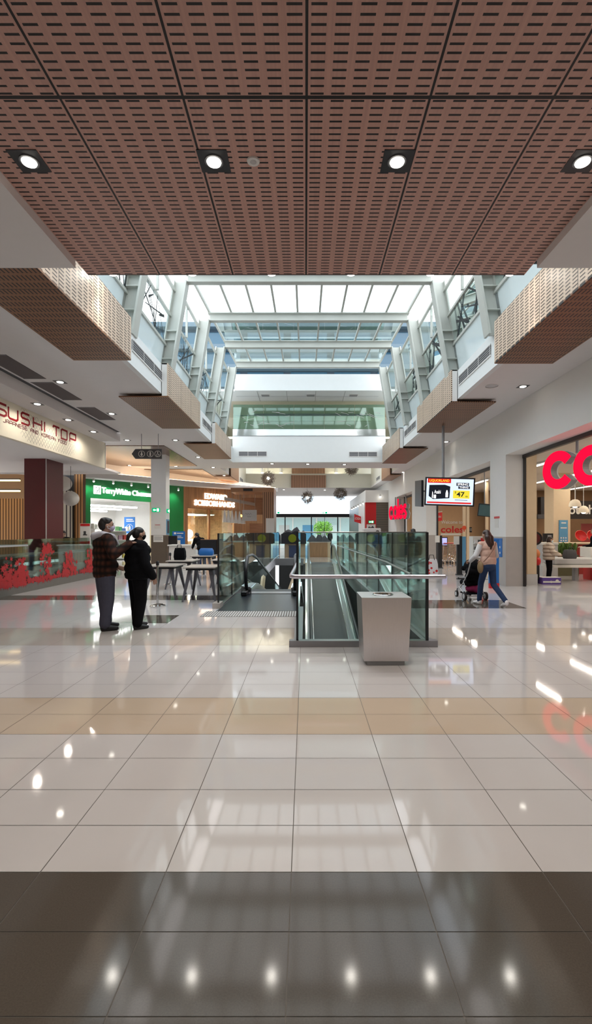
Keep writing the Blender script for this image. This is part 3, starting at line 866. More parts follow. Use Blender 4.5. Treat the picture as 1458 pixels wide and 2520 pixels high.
tl.build('tagline', pm('sign_darkred', (.14, .006, .01, 1), .6, spec=.2), t)
sc_ = MB()
yy0, yy1 = sy(55), sy(183)
k = 0
r_ = .075
z = 3.97
while z < 4.76:
    y = yy0 + (k % 2) * r_
    while y < yy1:
        dist = abs((y - yy0) / (yy1 - yy0) - .5) * 2
        if z < 4.3 + .46 * (1 - (y - yy0) / (yy1 - yy0)) and (z > 3.97 or dist < .8):
            sc_.ribbon([(y + r_ * math.cos(a * PI / 6), z + r_ * math.sin(a * PI / 6)) for a in range(7)], .006, (-7.398, 0, 0), U, W, N, .002)
        y += 2 * r_
    z += r_; k += 1
sc_.build('scale_pattern', pm('scale_grey', (.40, .38, .33, 1), .6), t)

struct('wall_column_maroon', MB().box(-9.0, -8.3, 15.6, 16.7, 0, 3.92), [M['maroon']])
struct('trim_7', MB().box(-8.31, -8.288, 15.588, 15.61, 0, 3.92), M['lightgrey'])

# counter
t = thing('sushi_counter', 'long sushi counter with glass front and grey plinth', 'counter', (-7.6, 12, 0))
MB().box(-8.3, -7.3, 5, 17.0, 0, .22).build('plinth', pm('plinth_taupe', (.18, .16, .14, 1), .5), t)
MB().box(-8.3, -7.34, 5, 17.0, .22, .52).build('cabinet', pm('counter_cream', (.46, .40, .32, 1), .5), t)
MB().box(-8.3, -7.45, 5, 17.0, .90, .95).build('worktop', pm('worktop_grey', (.33, .33, .31, 1), .3), t)
MB().box(-8.3, -8.2, 5, 17.0, .52, .90).build('back_panel', M['tan_wood'], t)
for k in range(4):
    MB().box(-7.318, -7.30, 5.02 + k * 3.0, 5.0 + (k + 1) * 3.0, .22, 1.38).build('glass_panel', M['shopglass'], t)
MB().box(-7.8, -7.28, 5, 12.8, 1.20, 1.24).build('glass_shelf', M['lightgrey'], t)
# flower-shaped red film stuck on the glass, one patch per cluster
def decal(cy, wid, hgt, seed, nm='flower_print', crest=False):
    rr = random.Random(seed); mb = MB()
    for _ in range(95):
        y = cy + rr.gauss(0, wid * .24); z = .23 + abs(rr.gauss(0, .36)) * hgt * max(.15, 1 - abs(y - cy) / wid)
        if crest and _ < 40: y = cy + rr.gauss(0, .15); z = 1.06 + rr.gauss(0, .08)
        elif z > 1.0: continue
        s_ = .05 + .07 * rr.random(); a0 = rr.random() * 6
        mb.prism([(y + s_ * (1 if k % 2 == 0 else .35) * math.cos(a0 + k * PI / 6), z + s_ * (1 if k % 2 == 0 else .35) * math.sin(a0 + k * PI / 6)) for k in range(12)], (-7.298 + rr.random() * .001, 0, 0), U, W, N, .0015)
    mb.build(nm, pm('decal_red_%d' % seed, (.52, .016, .02, 1), .5), t)
for i, (px, w_, h_) in enumerate(((20, .9, .9), (52, .6, 1.0), (113, .75, 2.2), (170, .9, 1.7), (222, .8, 1.8))):
    decal(7.3 * 1200 / (752 - px), w_, h_, 60 + i, crest=(i == 2))
band_ = MB(); rr = random.Random(9)
for _ in range(260):
    y = rr.uniform(9.5, 16.9); z = .24 + abs(rr.gauss(0, .06)); s_ = .03 + .03 * rr.random()
    band_.prism([(y + s_ * math.cos(k * PI / 4), z + s_ * math.sin(k * PI / 4)) for k in range(8)], (-7.2975 + .004 * rr.random(), 0, 0), U, W, N, .0004)
band_.build('petal_print', pm('decal_red_border', (.48, .02, .025, 1), .5), t)
# things on the counter
def spiky(c, r, n, lab, seed):
    rr = random.Random(seed); t = thing('red_ornament', lab, 'ornament', c); mb = MB(); c = V(c)
    for _ in range(n):
        d = V((rr.gauss(0, 1), rr.gauss(0, 1), abs(rr.gauss(0, .9)))).normalized()
        mb.tube([c + V((0, 0, r * .3)), c + V((0, 0, r * .3)) + d * r * rr.uniform(.7, 1)], .03, 4, .004)
    mb.build('petals', M['red'], t)
    MB().lathe([(r * .3, 0), (r * .36, r * .3)], tuple(c), 10).build('pot', M['maroon'], t)
def bottle(c, h, r, lab):
    t = thing('bottle', lab, 'bottle', c)
    MB().lathe([(r, 0), (r, h * .62), (r * .45, h * .8), (r * .45, h * .92)], c, 10).build('body', M['whitecloth'], t, True)
    MB().lathe([(r * .5, h * .92), (r * .5, h)], c, 10).build('cap', M['red'], t)
    MB().lathe([(r * 1.02, h * .2), (r * 1.02, h * .5)], c, 10, False).build('label_band', M['pink'], t)
bottle((-7.6, 13.3, .95), .32, .05, 'small pale bottle on the sushi counter in front of the maroon column')
t = thing('notice_stand', 'white and red notice on a stand on the sushi counter', 'sign', (-7.5, 16.1, .95))
MB().box(-7.62, -7.28, 16.48, 16.52, 1.12, 1.86).build('board', M['paper'], t)
MB().box(-7.61, -7.29, 16.475, 16.48, 1.77, 1.85).box(-7.61, -7.29, 16.475, 16.48, 1.17, 1.26).build('red_bands', M['red'], t)
q = MB(); q.box(-7.50, -7.42, 16.475, 16.48, 1.48, 1.6).box(-7.52, -7.38, 16.475, 16.48, 1.46, 1.49); q.build('small_print', M['darkgrey'], t)
MB().box(-7.7, -7.38, 16.38, 16.62, .95, .98).box(-7.56, -7.52, 16.49, 16.51, .98, 1.12).build('foot', M['steel'], t)
t = thing('flower_box', 'dark red flowers in a low trough on the far end of the sushi counter', 'planter', (-7.9, 15.6, .95))
MB().box(-8.2, -7.75, 15.2, 16.0, .95, 1.02).build('trough', M['black'], t)
mb = MB(); rr = random.Random(12)
for _ in range(60):
    x, y = rr.uniform(-8.2, -7.75), rr.uniform(15.2, 16.0); mb.tube([(x, y, 1.0), (x + rr.gauss(0, .05), y + rr.gauss(0, .05), 1.12 + .14 * rr.random())], .03, 4, .006)
mb.build('flowers', M['maroon'], t)
# paper lanterns
for (px, py, Y, r, lab) in ((174, 1227, 17.4, .29, 'round white paper lantern hanging right of the maroon column'), (155, 1190, 19.0, .33, 'pale paper lantern half hidden behind the maroon column')):
    c = at(px, py, Y)
    t = thing('paper_lantern', lab, 'lantern', tuple(c), group='paper lanterns at the sushi shop')
    prof = [(r * math.sqrt(max(.04, 1 - (i / 8 - 1) ** 2)) * (1.0 if i % 2 == 0 else .985), r * .9 * (i / 8 - 1)) for i in range(17)]
    MB().lathe(prof, tuple(c), 24).build('shade', pm('lantern_paper', (.66, .62, .56, 1), .8), t, True)
    MB().tube([c + V((0, 0, r * .9)), (c.x, c.y, 3.92 if Y < 19 else HC)], .008, 5).build('cord', M['black'], t)

# back of the sushi shop: batten walls, screen
struct('wall_battens', MB().box(-15.9, -11.3, 20.8, 20.95, 0, 3.0).box(-11.9, -11.3, 20.75, 20.95, 0, 3.6), M['slatwarm'])
struct('wall_screen', MB().box(-10.28, -9.80, 20.4, 20.5, 0, 3.3), M['slatwhite'])
struct('wall_dark_niche', MB().box(-11.3, -9.5, 20.9, 21.0, 0, 4.0), M['black'])
for k in range(2):
    t = thing('linear_lamp', ['upper warm linear lamp behind the sushi shop', 'lower warm linear lamp behind the sushi shop'][k], 'lamp', (-12.5, 19.5, 3.62 - .42 * k))
    MB().box(-15.5, -11.4, 19.4, 19.5, 3.6 - .42 * k, 3.66 - .42 * k).build('diffuser', emis('warm_tube_%d' % k, (1, .72, .35, 1), 2.2), t)
    MB().box(-15.5, -11.4, 19.38, 19.52, 3.66 - .42 * k, 3.7 - .42 * k).build('housing', M['darkgrey'], t)
t = thing('batten_post', 'narrow upright of timber battens beside the green chemist front', 'post', (-9.8, 20.7, 0))
MB().box(-9.77, -9.40, 20.6, 20.85, 0, 4.05).build('battens', M['slatwarm'], t)
MB().box(-9.79, -9.38, 20.58, 20.87, 4.05, 4.1).build('cap', M['brown'], t)

# ================================================================== CHEMIST (green front)
d = (PB - PA).normalized(); nF = V((d.y, -d.x, 0)); LA = (PB - PA).length
Z1 = V((0, 0, 1))
def FA(s, z, off=0.): return PA + d * s + nF * off + Z1 * z
gw = MB()
gw.obox(FA(-.8, 0, -.15), d, Z1, nF, 1.7, 4.3, .15)            # left pilaster
gw.obox(FA(.9, 3.28, -.15), d, Z1, nF, 4.25, 1.07, .15)         # header
gw.obox(FA(5.15, 0, -.15), d, Z1, nF, LA - 5.15, 4.4, .15)      # right pilaster
struct('wall_chemist', gw, M['green'])
t = thing('shop_sign', 'white illuminated chemist sign on the green shopfront', 'sign', tuple(FA(.4, 3.45, .05)))
mb = MB(); mb.obox(FA(1.08, 3.50, .0), d, Z1, nF, .38, .42, .06); mb.build('logo_tile', M['whiteglow'], t)
mb = MB(); o = FA(1.04, 3.48, .062)
mb.ribbon([(.12 + .0, .10), (.12, .34), (.34, .34), (.34, .10), (.12, .10)], .03, o, d, Z1, nF, .004)
mb.ribbon([(.16, .22), (.22, .16), (.31, .29)], .035, o, d, Z1, nF, .004)
mb.build('logo_mark', pm('logo_green', (.25, .5, .35, 1), .5), t)
mb = MB(); lettering(mb, 'TerryWhite', FA(1.54, 3.47, .01), d, Z1, 1.80, .40, .05, .015); lettering(mb, 'Chemmart', FA(3.46, 3.565, .01), d, Z1, 1.85, .29, .05, .015)
mb.build('lettering', M['whiteglow'], t)
for k in range(6):
    s = .75 + k * 1.15
    p = FA(s, 4.2, .45)
    t = thing('track_spotlight', 'spotlight over the green chemist fascia, number %s from the left' % ['one', 'two', 'three', 'four', 'five', 'six'][k], 'spotlight', tuple(p), group='spotlights over the chemist sign')
    MB().lathe([(.055, 0), (.05, -.12)], tuple(p), 10).build('body', M['white'], t)
    MB().ball(p - Z1 * .13, .05, 8).build('lamp_face', M['lamp_soft'], t)
    LIGHTPOS.append((p.x, p.y, p.z))
# shop interior
ci = MB()
B1 = [PA + d * .2 - nF * 6, PA + d * 6.8 - nF * 6]
ci.obox(FA(-.6, 0, -6.2), d, Z1, nF, 8, 4, .2)
ci.obox(FA(-.6, 0, -6.0), d, Z1, nF, .1, 4, 5.8); ci.obox(FA(7.2, 0, -6.0), d, Z1, nF, .1, 4, 5.8)
ci.obox(FA(-.6, 3.55, -6.0), d, Z1, nF, 8, .1, 5.8)
struct('wall_chemist_inside', ci, M['white'])
mb = MB().obox(FA(.2, 2.1, -5.5), d, Z1, nF, 3.2, .5, .1); struct('trim_6', mb, M['green'])
for k in range(3):
    t = thing('linear_lamp', 'white linear ceiling lamp inside the chemist, row %s' % ['front', 'middle', 'back'][k], 'lamp', tuple(FA(3, 3.3, -1.2 - k * 1.6)), group='lamps inside the chemist')
    mb = MB().obox(FA(.6 + k * .3, 2.95 - k * .06, -1.4 - k * 1.7), d, Z1, nF, 4.2, .09, .28); mb.build('diffuser', emis('chemist_tube_%d' % k, (1, 1, .98, 1), 4.5), t)
    mb = MB().obox(FA(.6 + k * .3, 3.04 - k * .06, -1.4 - k * 1.7), d, Z1, nF, 4.2, .03, .28); mb.build('housing', M['white'], t)
def gondola(s0, s1, off, top, lab, seed, shelves=4):
    t = thing('shelf_unit', lab, 'shelves', tuple(FA(s0, 0, off)))
    mb = MB().obox(FA(s0, 0, off - .45), d, Z1, nF, s1 - s0, top, .04); mb.build('back_board', M['white'], t)
    hs = [.1 + (top - .25) * k / (shelves - 1) for k in range(shelves)]
    for h in hs: mb = MB().obox(FA(s0, h - .03, off - .42), d, Z1, nF, s1 - s0, .03, .4); mb.build('shelf', M['white'], t)
    rr = random.Random(seed)
    cl_ = [(.75, .75, .72), (.05, .25, .12), (.45, .06, .05), (.08, .15, .4), (.6, .5, .1), (.5, .45, .4), (.1, .3, .1), (.35, .2, .3)]
    for h in hs:
        s = s0 + .04
        while s < s1 - .12:
            w = rr.uniform(.12, .26); hh = rr.uniform(.14, .3)
            o = MB().obox(FA(s, h, off - .3), d, Z1, nF, w, hh, .22).build('product_box', PM[rr.randrange(len(PM))])
            tag(o, 'small packaged product on the shelves inside the chemist', 'product', 'chemist shelf products')
            s += w + rr.uniform(.02, .12)
PM = [pm('carton_%d' % i, c + (1,), .5) for i, c in enumerate([(.75, .75, .72), (.06, .28, .14), (.45, .06, .05), (.08, .15, .4), (.62, .52, .12), (.5, .45, .4), (.12, .3, .12), (.4, .25, .33), (.7, .7, .7)])]
gondola(.7, 2.2, -1.0, 1.9, 'product shelves inside the chemist behind the man in the checked jacket', 1)
gondola(3.0, 4.6, -1.4, 1.8, 'product shelves inside the chemist beside the white column', 2)
gondola(.4, 3.4, -5.0, 2.0, 'product shelves along the chemist back wall', 3, 3)
c_ = at(319, 1290, 30)
t = thing('poster_board', 'blue poster with a white bottle picture inside the chemist', 'poster', (c_.x, c_.y, 0))
MB().box(c_.x - .33, c_.x + .33, 30, 30.05, 1.5, 2.5).build('board', M['blue'], t)
q = MB(); ring = [(c_.x + .2 * math.cos(a * PI / 8), 1.85 + .2 * math.sin(a * PI / 8)) for a in range(16)]
q.ribbon(ring, .02, (0, 29.998, 0), (1, 0, 0), (0, 0, 1), (0, -1, 0), .004, True); q.box(c_.x - .06, c_.x + .06, 29.99, 30, 1.72, 1.92).box(c_.x - .03, c_.x + .03, 29.99, 30, 1.92, 1.99)
q.box(c_.x - .2, c_.x + .28, 29.99, 30, 2.22, 2.27).box(c_.x - .2, c_.x + .2, 29.99, 30, 2.32, 2.38); q.build('print', M['paper'], t)
MB().box(c_.x - .2, c_.x + .2, 29.9, 30.15, 0, .04).box(c_.x - .03, c_.x + .03, 30.0, 30.04, .04, 1.5).build('stand', M['white'], t)
struct('wall_chemist_column', MB().box(-9.45, -9.05, 29.6, 30.0, 0, 3.7), M['cream'])

# ================================================================== WHITE COLUMN WITH EXIT SIGNS
mb = MB(); mb.mi = 0; mb.box(-6.97, -6.30, 22, 22.6, 1.43, HC); mb.mi = 1; mb.box(-6.97, -6.30, 22, 22.6, 0, 1.43)
struct('wall_column', mb, [M['white'], pm('dark_stone_dado', (.14, .11, .085, 1), .3)])
Mex = emis('exit_green', (.0, .45, .16, 1), .9)
def exit_sign(o, u, n, lab, w=.34):
    t = thing('exit_sign', lab, 'sign', tuple(V(o)))
    u, n = V(u), V(n)
    MB().obox(V(o), u, Z1, n, w, .17, .05).build('box', Mex, t)
    mb = MB(); oo = V(o) + n * .051
    mb.prism([(.04, .085), (.09, .03), (.09, .065), (.17, .065), (.17, .105), (.09, .105), (.09, .14)], oo, u, Z1, n, .003)
    mb.prism([(.21, .02), (.30, .02), (.30, .15), (.21, .15)], oo, u, Z1, n, .002)
    mb.build('arrow_and_door', M['whiteglow'], t)
    mb = MB(); oo = V(o) + n * .0535
    mb.disc(oo + u * .25 + Z1 * .125, .013, 8, n, .002); mb.ribbon([(.25, .11), (.25, .07), (.28, .03)], .018, oo, u, Z1, n, .002); mb.ribbon([(.25, .07), (.225, .03)], .014, oo, u, Z1, n, .002)
    mb.build('running_figure', Mex, t)
exit_sign((-6.90, 22, 2.48), (1, 0, 0), (0, -1, 0), 'green exit sign on the front of the white column')
exit_sign((-6.30, 22.12, 2.45), (0, 1, 0), (1, 0, 0), 'green exit sign on the side of the white column')
def notice(x0, x1, z0, z1, Y, lab, strip=None, lines=3):
    t = thing('paper_notice', lab, 'notice', (x0, Y, z0))
    MB().box(x0, x1, Y - .006, Y, z0, z1).build('sheet', M['paper'], t)
    mb = MB(); h = (z1 - z0)
    for k in range(lines): mb.box(x0 + .04, x1 - .04 - .03 * (k % 2), Y - .009, Y - .006, z1 - h * (.25 + .2 * k) - .012, z1 - h * (.25 + .2 * k) + .012)
    mb.build('print', strip or M['grey'], t)
notice(-6.82, -6.52, 1.72, 1.95, 22, 'small paper notice with a red heading on the white column', M['red'], 1)
notice(-6.86, -6.42, 1.12, 1.42, 22, 'paper notice on the dark stone base of the white column')
t = thing('wall_poster', 'narrow poster in a pale frame on the side of the white column', 'poster', (-6.3, 22.2, 1.5))
MB().box(-6.30, -6.275, 22.08, 22.52, 1.45, 2.15).build('frame', M['lightblue'], t)
MB().box(-6.276, -6.27, 22.14, 22.46, 1.52, 2.08).build('print', M['darkgrey'], t)
t = thing('black_panel', 'tall black panel standing beside the white column', 'panel', (-6.1, 22.3, 0))
MB().box(-6.25, -5.86, 22.25, 22.33, .05, 1.40).build('screen', M['black'], t)
MB().box(-6.28, -5.83, 22.2, 22.4, 0, .05).build('base', M['darkgrey'], t)

# ================================================================== SALON (brown timber front)
d2 = (PC - PB).normalized(); n2 = V((d2.y, -d2.x, 0)); LB = (PC - PB).length
def FB(s, z, off=0.): return PB + d2 * s + n2 * off + Z1 * z
sw = MB()
sw.obox(FB(0, 0, -.15), d2, Z1, n2, .35, 4.6, .15)
sw.obox(FB(.35, 3.05, -.15), d2, Z1, n2, LB + .6, 1.55, .15)
sw.obox(FB(4.6, 0, -.15), d2, Z1, n2, LB - 3.6, 3.1, .15)
sw.obox(FB(2.15, 0, -.15), d2, Z1, n2, .14, 3.1, .15)
struct('wall_salon', sw, wood_mat('salon_timber', (.38, .19, .085, 1), 2, .4, 10))
t = thing('shop_sign', 'warm illuminated two-line letter sign on the brown timber salon front', 'sign', tuple(FB(1.5, 3.4, .05)))
mb = MB(); lettering(mb, 'EDWARD', FB(1.75, 3.72, .02), d2, Z1, 2.1, .38, .06, .035); lettering(mb, 'SCISSORHANDS', FB(.85, 3.26, .02), d2, Z1, 3.75, .37, .06, .035)
mb.build('lettering', M['warmglow'], t)
si = MB()
si.obox(FB(-.2, 0, -5), d2, Z1, n2, LB + .5, 3.4, .1)
si.obox(FB(-.2, 0, -5), d2, Z1, n2, .1, 3.4, 4.85); si.obox(FB(LB + .2, 0, -5), d2, Z1, n2, .1, 3.4, 4.85)
si.obox(FB(-.2, 3.3, -5), d2, Z1, n2, LB + .5, .1, 4.85)
struct('wall_salon_inside', si, wood_mat('salon_plywood', (.68, .47, .29, 1), 0, .5, 6))
t = thing('light_panel', 'bright square lamp panel on the salon ceiling seen through its window', 'lamp', tuple(FB(2, 3.0, -2)))
MB().obox(FB(.5, 2.72, -2.6), d2, Z1, n2, 3.2, .05, 1.6).build('diffuser', emis('salon_panel', (1, .93, .82, 1), 4.), t)
MB().obox(FB(.45, 2.77, -2.65), d2, Z1, n2, 3.3, .06, 1.7).build('frame', M['white'], t)
for k, s in enumerate((.75, 1.35, 3.3)):
    t = thing('salon_mirror', ['lit round salon mirror nearest the blue board', 'lit round salon mirror at the middle of the window', 'lit round salon mirror behind the black screen'][k], 'mirror', tuple(FB(s, 0, -3)))
    mb = MB(); mb.disc(FB(s, 1.45, -3), .3, 20, tuple(n2), .03); mb.build('mirror_disc', M['whiteglow'], t)
    MB().obox(FB(s - .3, 0, -3.05), d2, Z1, n2, .6, 1.1, .04).build('stand', M['white'], t)
for k, s in enumerate((.6, 2.6)):
    mb = MB().obox(FB([.35, 2.29][k], .08, -.08), d2, Z1, n2, [1.8, 2.31][k], 2.97, .012)
    o = struct('window_%d' % (40 + k), mb, M['shopglass'])
t = thing('salon_counter', 'pale reception counter behind the salon window', 'counter', tuple(FB(1.2, 0, -1.6)))
MB().obox(FB(.5, 0, -1.7), d2, Z1, n2, 1.3, .95, .5).build('front', M['cream'], t)
MB().obox(FB(.45, .95, -1.75), d2, Z1, n2, 1.4, .05, .6).build('top', M['white'], t)
t = thing('product_rack', 'white rack of products behind the right salon window', 'shelves', tuple(FB(3.4, 0, -2)))
for h in (.3, .7, 1.1, 1.5): MB().obox(FB(2.9, h, -4.6), d2, Z1, n2, 1.6, .04, .35).build('shelf', M['white'], t)
for s in (2.9, 4.46): MB().obox(FB(s, 0, -4.6), d2, Z1, n2, .04, 1.8, .35).build('upright', M['white'], t)
t = thing('advertising_board', 'blue advertising board standing between the green and brown shopfronts', 'sign', (-7.1, 27.5, 0))
MB().box(-7.45, -6.75, 27.3, 27.36, .75, 1.62).build('panel', M['blue'], t)
q = MB(); q.box(-7.36, -7.24, 27.29, 27.3, 1.45, 1.56).box(-7.2, -6.84, 27.29, 27.3, 1.48, 1.53).box(-7.2, -6.95, 27.29, 27.3, 1.33, 1.37).box(-7.2, -6.85, 27.29, 27.3, 1.24, 1.28); q.box(-7.25, -7.0, 27.29, 27.3, .85, 1.12); q.build('print', M['paper'], t)
MB().box(-7.4, -6.8, 27.25, 27.4, 0, .75).build('plinth', M['white'], t)

# timber portal kiosk with hanging shades
kt = thing('timber_kiosk', 'brown timber portal kiosk with batten side right of the salon', 'kiosk', (-2.4, 31, 0))
MB().box(-4.75, -2.0, 31.0, 33.2, 4.12, 4.40).build('header', M['brown'], kt)
MB().box(-2.72, -2.0, 31.0, 33.6, 0, 4.12).build('batten_side', M['slatbrown_y'], kt)
MB().box(-2.72, -2.0, 30.96, 31.0, 1.5, 4.12).build('batten_front', M['slatbrown'], kt)
MB().box(-2.5, -1.985, 30.90, 30.96, 1.5, 2.45).build('white_board', M['whitecloth'], kt)
MB().box(-3.95, -3.35, 30.98, 31.0, 4.19, 4.34).build('black_grille', M['black'], kt)
MB().box(-4.3, -2.72, 33.0, 33.2, 2.75, 3.9).build('back_header', M['brown'], kt)
MB().box(-5.6, -2.72, 31.2, 31.9, .0, .95).build('front_counter', M['tan_wood'], kt)
MB().box(-5.65, -2.72, 31.15, 31.95, .95, 1.0).build('counter_top', M['white'], kt)
mb = MB().obox((-5.2, 31.2, 3.62), V((.75, .66, -.12)).normalized(), Z1, V((.66, -.75, 0)).normalized(), 2.4, .2, .05); mb.build('angled_beam', M['lightgrey'], kt)
for k in range(6):
    x = -5.15 + k * .235; y = 31.05 + k * .05
    t = thing('cone_shade', 'white cone lampshade hanging at the kiosk, %s in the row of six' % ['first', 'second', 'third', 'fourth', 'fifth', 'sixth'][k], 'lampshade', (x, y, 2.2), group='white cone shades hanging at the kiosk')
    MB().lathe([(.135, 0), (.12, .16), (.045, .72), (.02, .8)], (x, y, 2.2 - .02 * k), 12).build('shade', M['whitecloth'], t, True)
    MB().tube([(x, y, 3.0 - .02 * k), (x, y, 4.12)], .008, 5).build('cord', M['grey'], t)
t = thing('hanging_board', 'grey hanging menu board with faint script beside the cone shades', 'sign', (-3.6, 30.9, 2.3))
MB().box(-4.0, -3.08, 30.88, 30.92, 2.28, 2.98).build('board', pm('menu_grey', (.42, .40, .41, 1), .6), t)
q = MB()
q.ribbon([(-3.8 + i * .03, 2.72 + .05 * math.sin(i * 1.3)) for i in range(14)], .012, (0, 30.875, 0), (1, 0, 0), (0, 0, 1), (0, -1, 0), .003)
q.ribbon([(-3.7 + i * .03, 2.55 + .04 * math.sin(i * 1.7)) for i in range(10)], .010, (0, 30.875, 0), (1, 0, 0), (0, 0, 1), (0, -1, 0), .003)
q.build('script', M['darkgrey'], t)
for x in (-3.9, -3.2): MB().tube([(x, 30.9, 2.98), (x, 31.05, 4.05)], .008, 5).build('hanger', M['grey'], t)
t = thing('wall_lamp', 'amber lamp glowing beside the grey hanging menu board', 'lamp', (-4.15, 31.3, 2.6))
MB().ball((-4.15, 31.3, 2.62), .1, 10).build('globe', emis('amber_globe', (1, .5, .12, 1), 3.), t)
MB().tube([(-4.15, 31.3, 2.7), (-4.15, 31.3, 4.0)], .01, 5).build('rod', M['black'], t)
t = thing('table_lamp', 'pale mushroom lamp on the kiosk counter', 'lamp', (-4.0, 31.5, 1.0))
MB().lathe([(.16, .28), (.15, .36), (.05, .44)], (-4.0, 31.5, 1.0), 14).build('shade', M['paper'], t, True)
MB().lathe([(.08, 0), (.02, .03), (.02, .28)], (-4.0, 31.5, 1.0), 10).build('stem', M['white'], t)
struct('wall_salon_far', MB().box(-5.6, -2.72, 35.2, 35.3, 0, 2.2), M['brown'])
# ================================================================== TRAVELATORS
HG = 1.56
enc = thing('glass_enclosure', 'tall green-tinted glass enclosure with steel base around the right travelator', 'glass barrier', (.8, 6.7, 0))
MB().box(-.22, 1.80, 6.62, 6.74, 0, .085).build('base_channel', M['steel'], enc)
MB().box(1.60, 1.75, 6.74, 26, 0, .085).build('base_channel', M['steel'], enc)
MB().box(-.16, -.04, 6.74, 9.7, 0, .085).build('base_channel', M['steel'], enc)
e = .008
for (a, b) in ((-.10, .76), (.775, 1.66)):
    MB().box(a, b, 6.68, 6.68 + .015, .085, HG).build('front_pane', M['plateglass'], enc)
ys = [6.70, 7.9, 9.35, 11.1, 13.2, 15.7, 18.5, 21.5, 25.5]
for i in range(len(ys) - 1):
    MB().box(1.66, 1.675, ys[i] + e, ys[i + 1] - e, .085, HG).build('side_pane', M['plateglass'], enc)
    MB().box(1.655, 1.68, ys[i + 1] - .012, ys[i + 1] + .004, .085, HG).build('joint_seal', M['darkgrey'], enc)
MB().box(-.113, -.098, 6.70, 9.7, .085, HG).build('side_pane', M['plateglass'], enc)
MB().box(-.125, -.095, 6.66, 6.70, .085, HG + .01).box(1.65, 1.685, 6.66, 6.70, .085, HG).build('edge_seal', M['black'], enc)
MB().tube([(-.11, 6.69, HG), (1.67, 6.69, HG), (1.67, 25.5, HG)], .010, 6).build('top_rail', M['steel'], enc)
# bent tubular guard rail in front
t = thing('guard_rail', 'lilac-grey tubular rail across the front of the glass enclosure', 'rail', (.8, 6.5, .97))
MB().tube([(-.13, 11.0, .97), (-.19, 6.75, .97), (-.19, 6.58, .97), (-.16, 6.50, .97), (-.08, 6.48, .97), (1.86, 6.48, .97)], .029, 12).build('tube', pm('rail_steel', (.62, .58, .64, 1), .28, .85, var=.04), t, True)
MB().ball((1.86, 6.48, .97), (.012, .03, .03), 10).build('end_cap', M['steel'], t, True)
for x in (.2, 1.3): MB().tube([(x, 6.48, .97), (x, 6.68, .97)], .012, 6).build('bracket', M['steel'], t)
MB().tube([(-.14, 10.6, .97), (-.14, 10.6, 0)], .022, 8).build('post', M['steel'], t)
# inner oblique handrail on the right pane
t = thing('wall_handrail', 'thin steel handrail sloping along the right glass side', 'handrail', (1.5, 12, .8))
MB().tube([(1.58, 7.3, .93), (1.58, 9.5, .98), (1.58, 24, .9)], .02, 8).build('tube', M['steel'], t)
for y in (8, 10, 12, 14.5): MB().tube([(1.58, y, .93), (1.655, y, .9)], .01, 6).build('bracket', M['steel'], t)

def travelator(x0, x1, path, lab, hx0, hx1, near_top):
    """path: list of (Y, Z) of the belt surface, near to far"""
    t = thing('travelator', lab, 'travelator', ((x0 + x1) / 2, path[0][0], 0))
    ORG[t.name] = V((0, 0, 0)); t.location = (0, 0, 0)
    mb = MB()
    for (ya, za), (yb2, zb2) in zip(path[:-1], path[1:]):
        mb.quad((x0, ya, za), (x1, ya, za), (x1, yb2, zb2), (x0, yb2, zb2))
    mb.build('belt', M['belt'], t)
    for (xi, sd) in ((x0, -1), (x1, 1)):
        sk = MB(); ou = MB(); gl_ = MB(); ed = MB()
        for (ya, za), (yb2, zb2) in zip(path[:-1], path[1:]):
            def strip(mb, xa, xb, da, db):
                xa, xb = xi + sd * xa, xi + sd * xb
                mb.add([(xa, ya, za + da), (xb, ya, za + da), (xb, yb2, zb2 + da), (xa, yb2, zb2 + da), (xa, ya, za + db), (xb, ya, za + db), (xb, yb2, zb2 + db), (xa, yb2, zb2 + db)],
                       [(0, 3, 2, 1), (4, 5, 6, 7), (0, 1, 5, 4), (1, 2, 6, 5), (2, 3, 7, 6), (3, 0, 4, 7)])
            strip(sk, 0, .03, 0, .16)
            strip(ou, .03, .20, .10, .18)
            strip(ed, .20, .26, .0, .2)
            strip(gl_, .10, .112, .18, .90)
        sk.build('skirt', M['chrome'], t); ou.build('deck', M['steel'], t); ed.build('outer_edge', M['chrome'], t)
        gl_.build('balustrade_glass', M['plateglass'], t)
        hx = xi + sd * .106
        hp = [(hx, y, z + .95) for y, z in path]
        if near_top:
            y, z = path[0]
            arc = [(hx, y + .1 - .42 * math.sin(a * PI / 10) , z + .52 + .43 * math.cos(a * PI / 10)) for a in range(10, -1, -1)]
            hp = [(hx, y + .5, z + .12)] + arc + hp[1:]
        else:
            y, z = path[-1]
            arc = [(hx, y - .1 + .42 * math.sin(a * PI / 10), z + .52 + .43 * math.cos(a * PI / 10)) for a in range(11)]
            hp = hp[:-1] + arc + [(hx, y - .5, z + .12)]
        MB().tube(hp, .036, 8, sx=1.2).build('handrail', M['rubber'], t, True)
    return t
# right: comes up from below and lands at the far end
tr_ = travelator(.26, 1.26, [(6.9, -3.15), (22.8, -.06), (24.2, -.002), (25.2, .004)], 'right travelator rising from the lower floor towards the entrance', 0, 0, False)
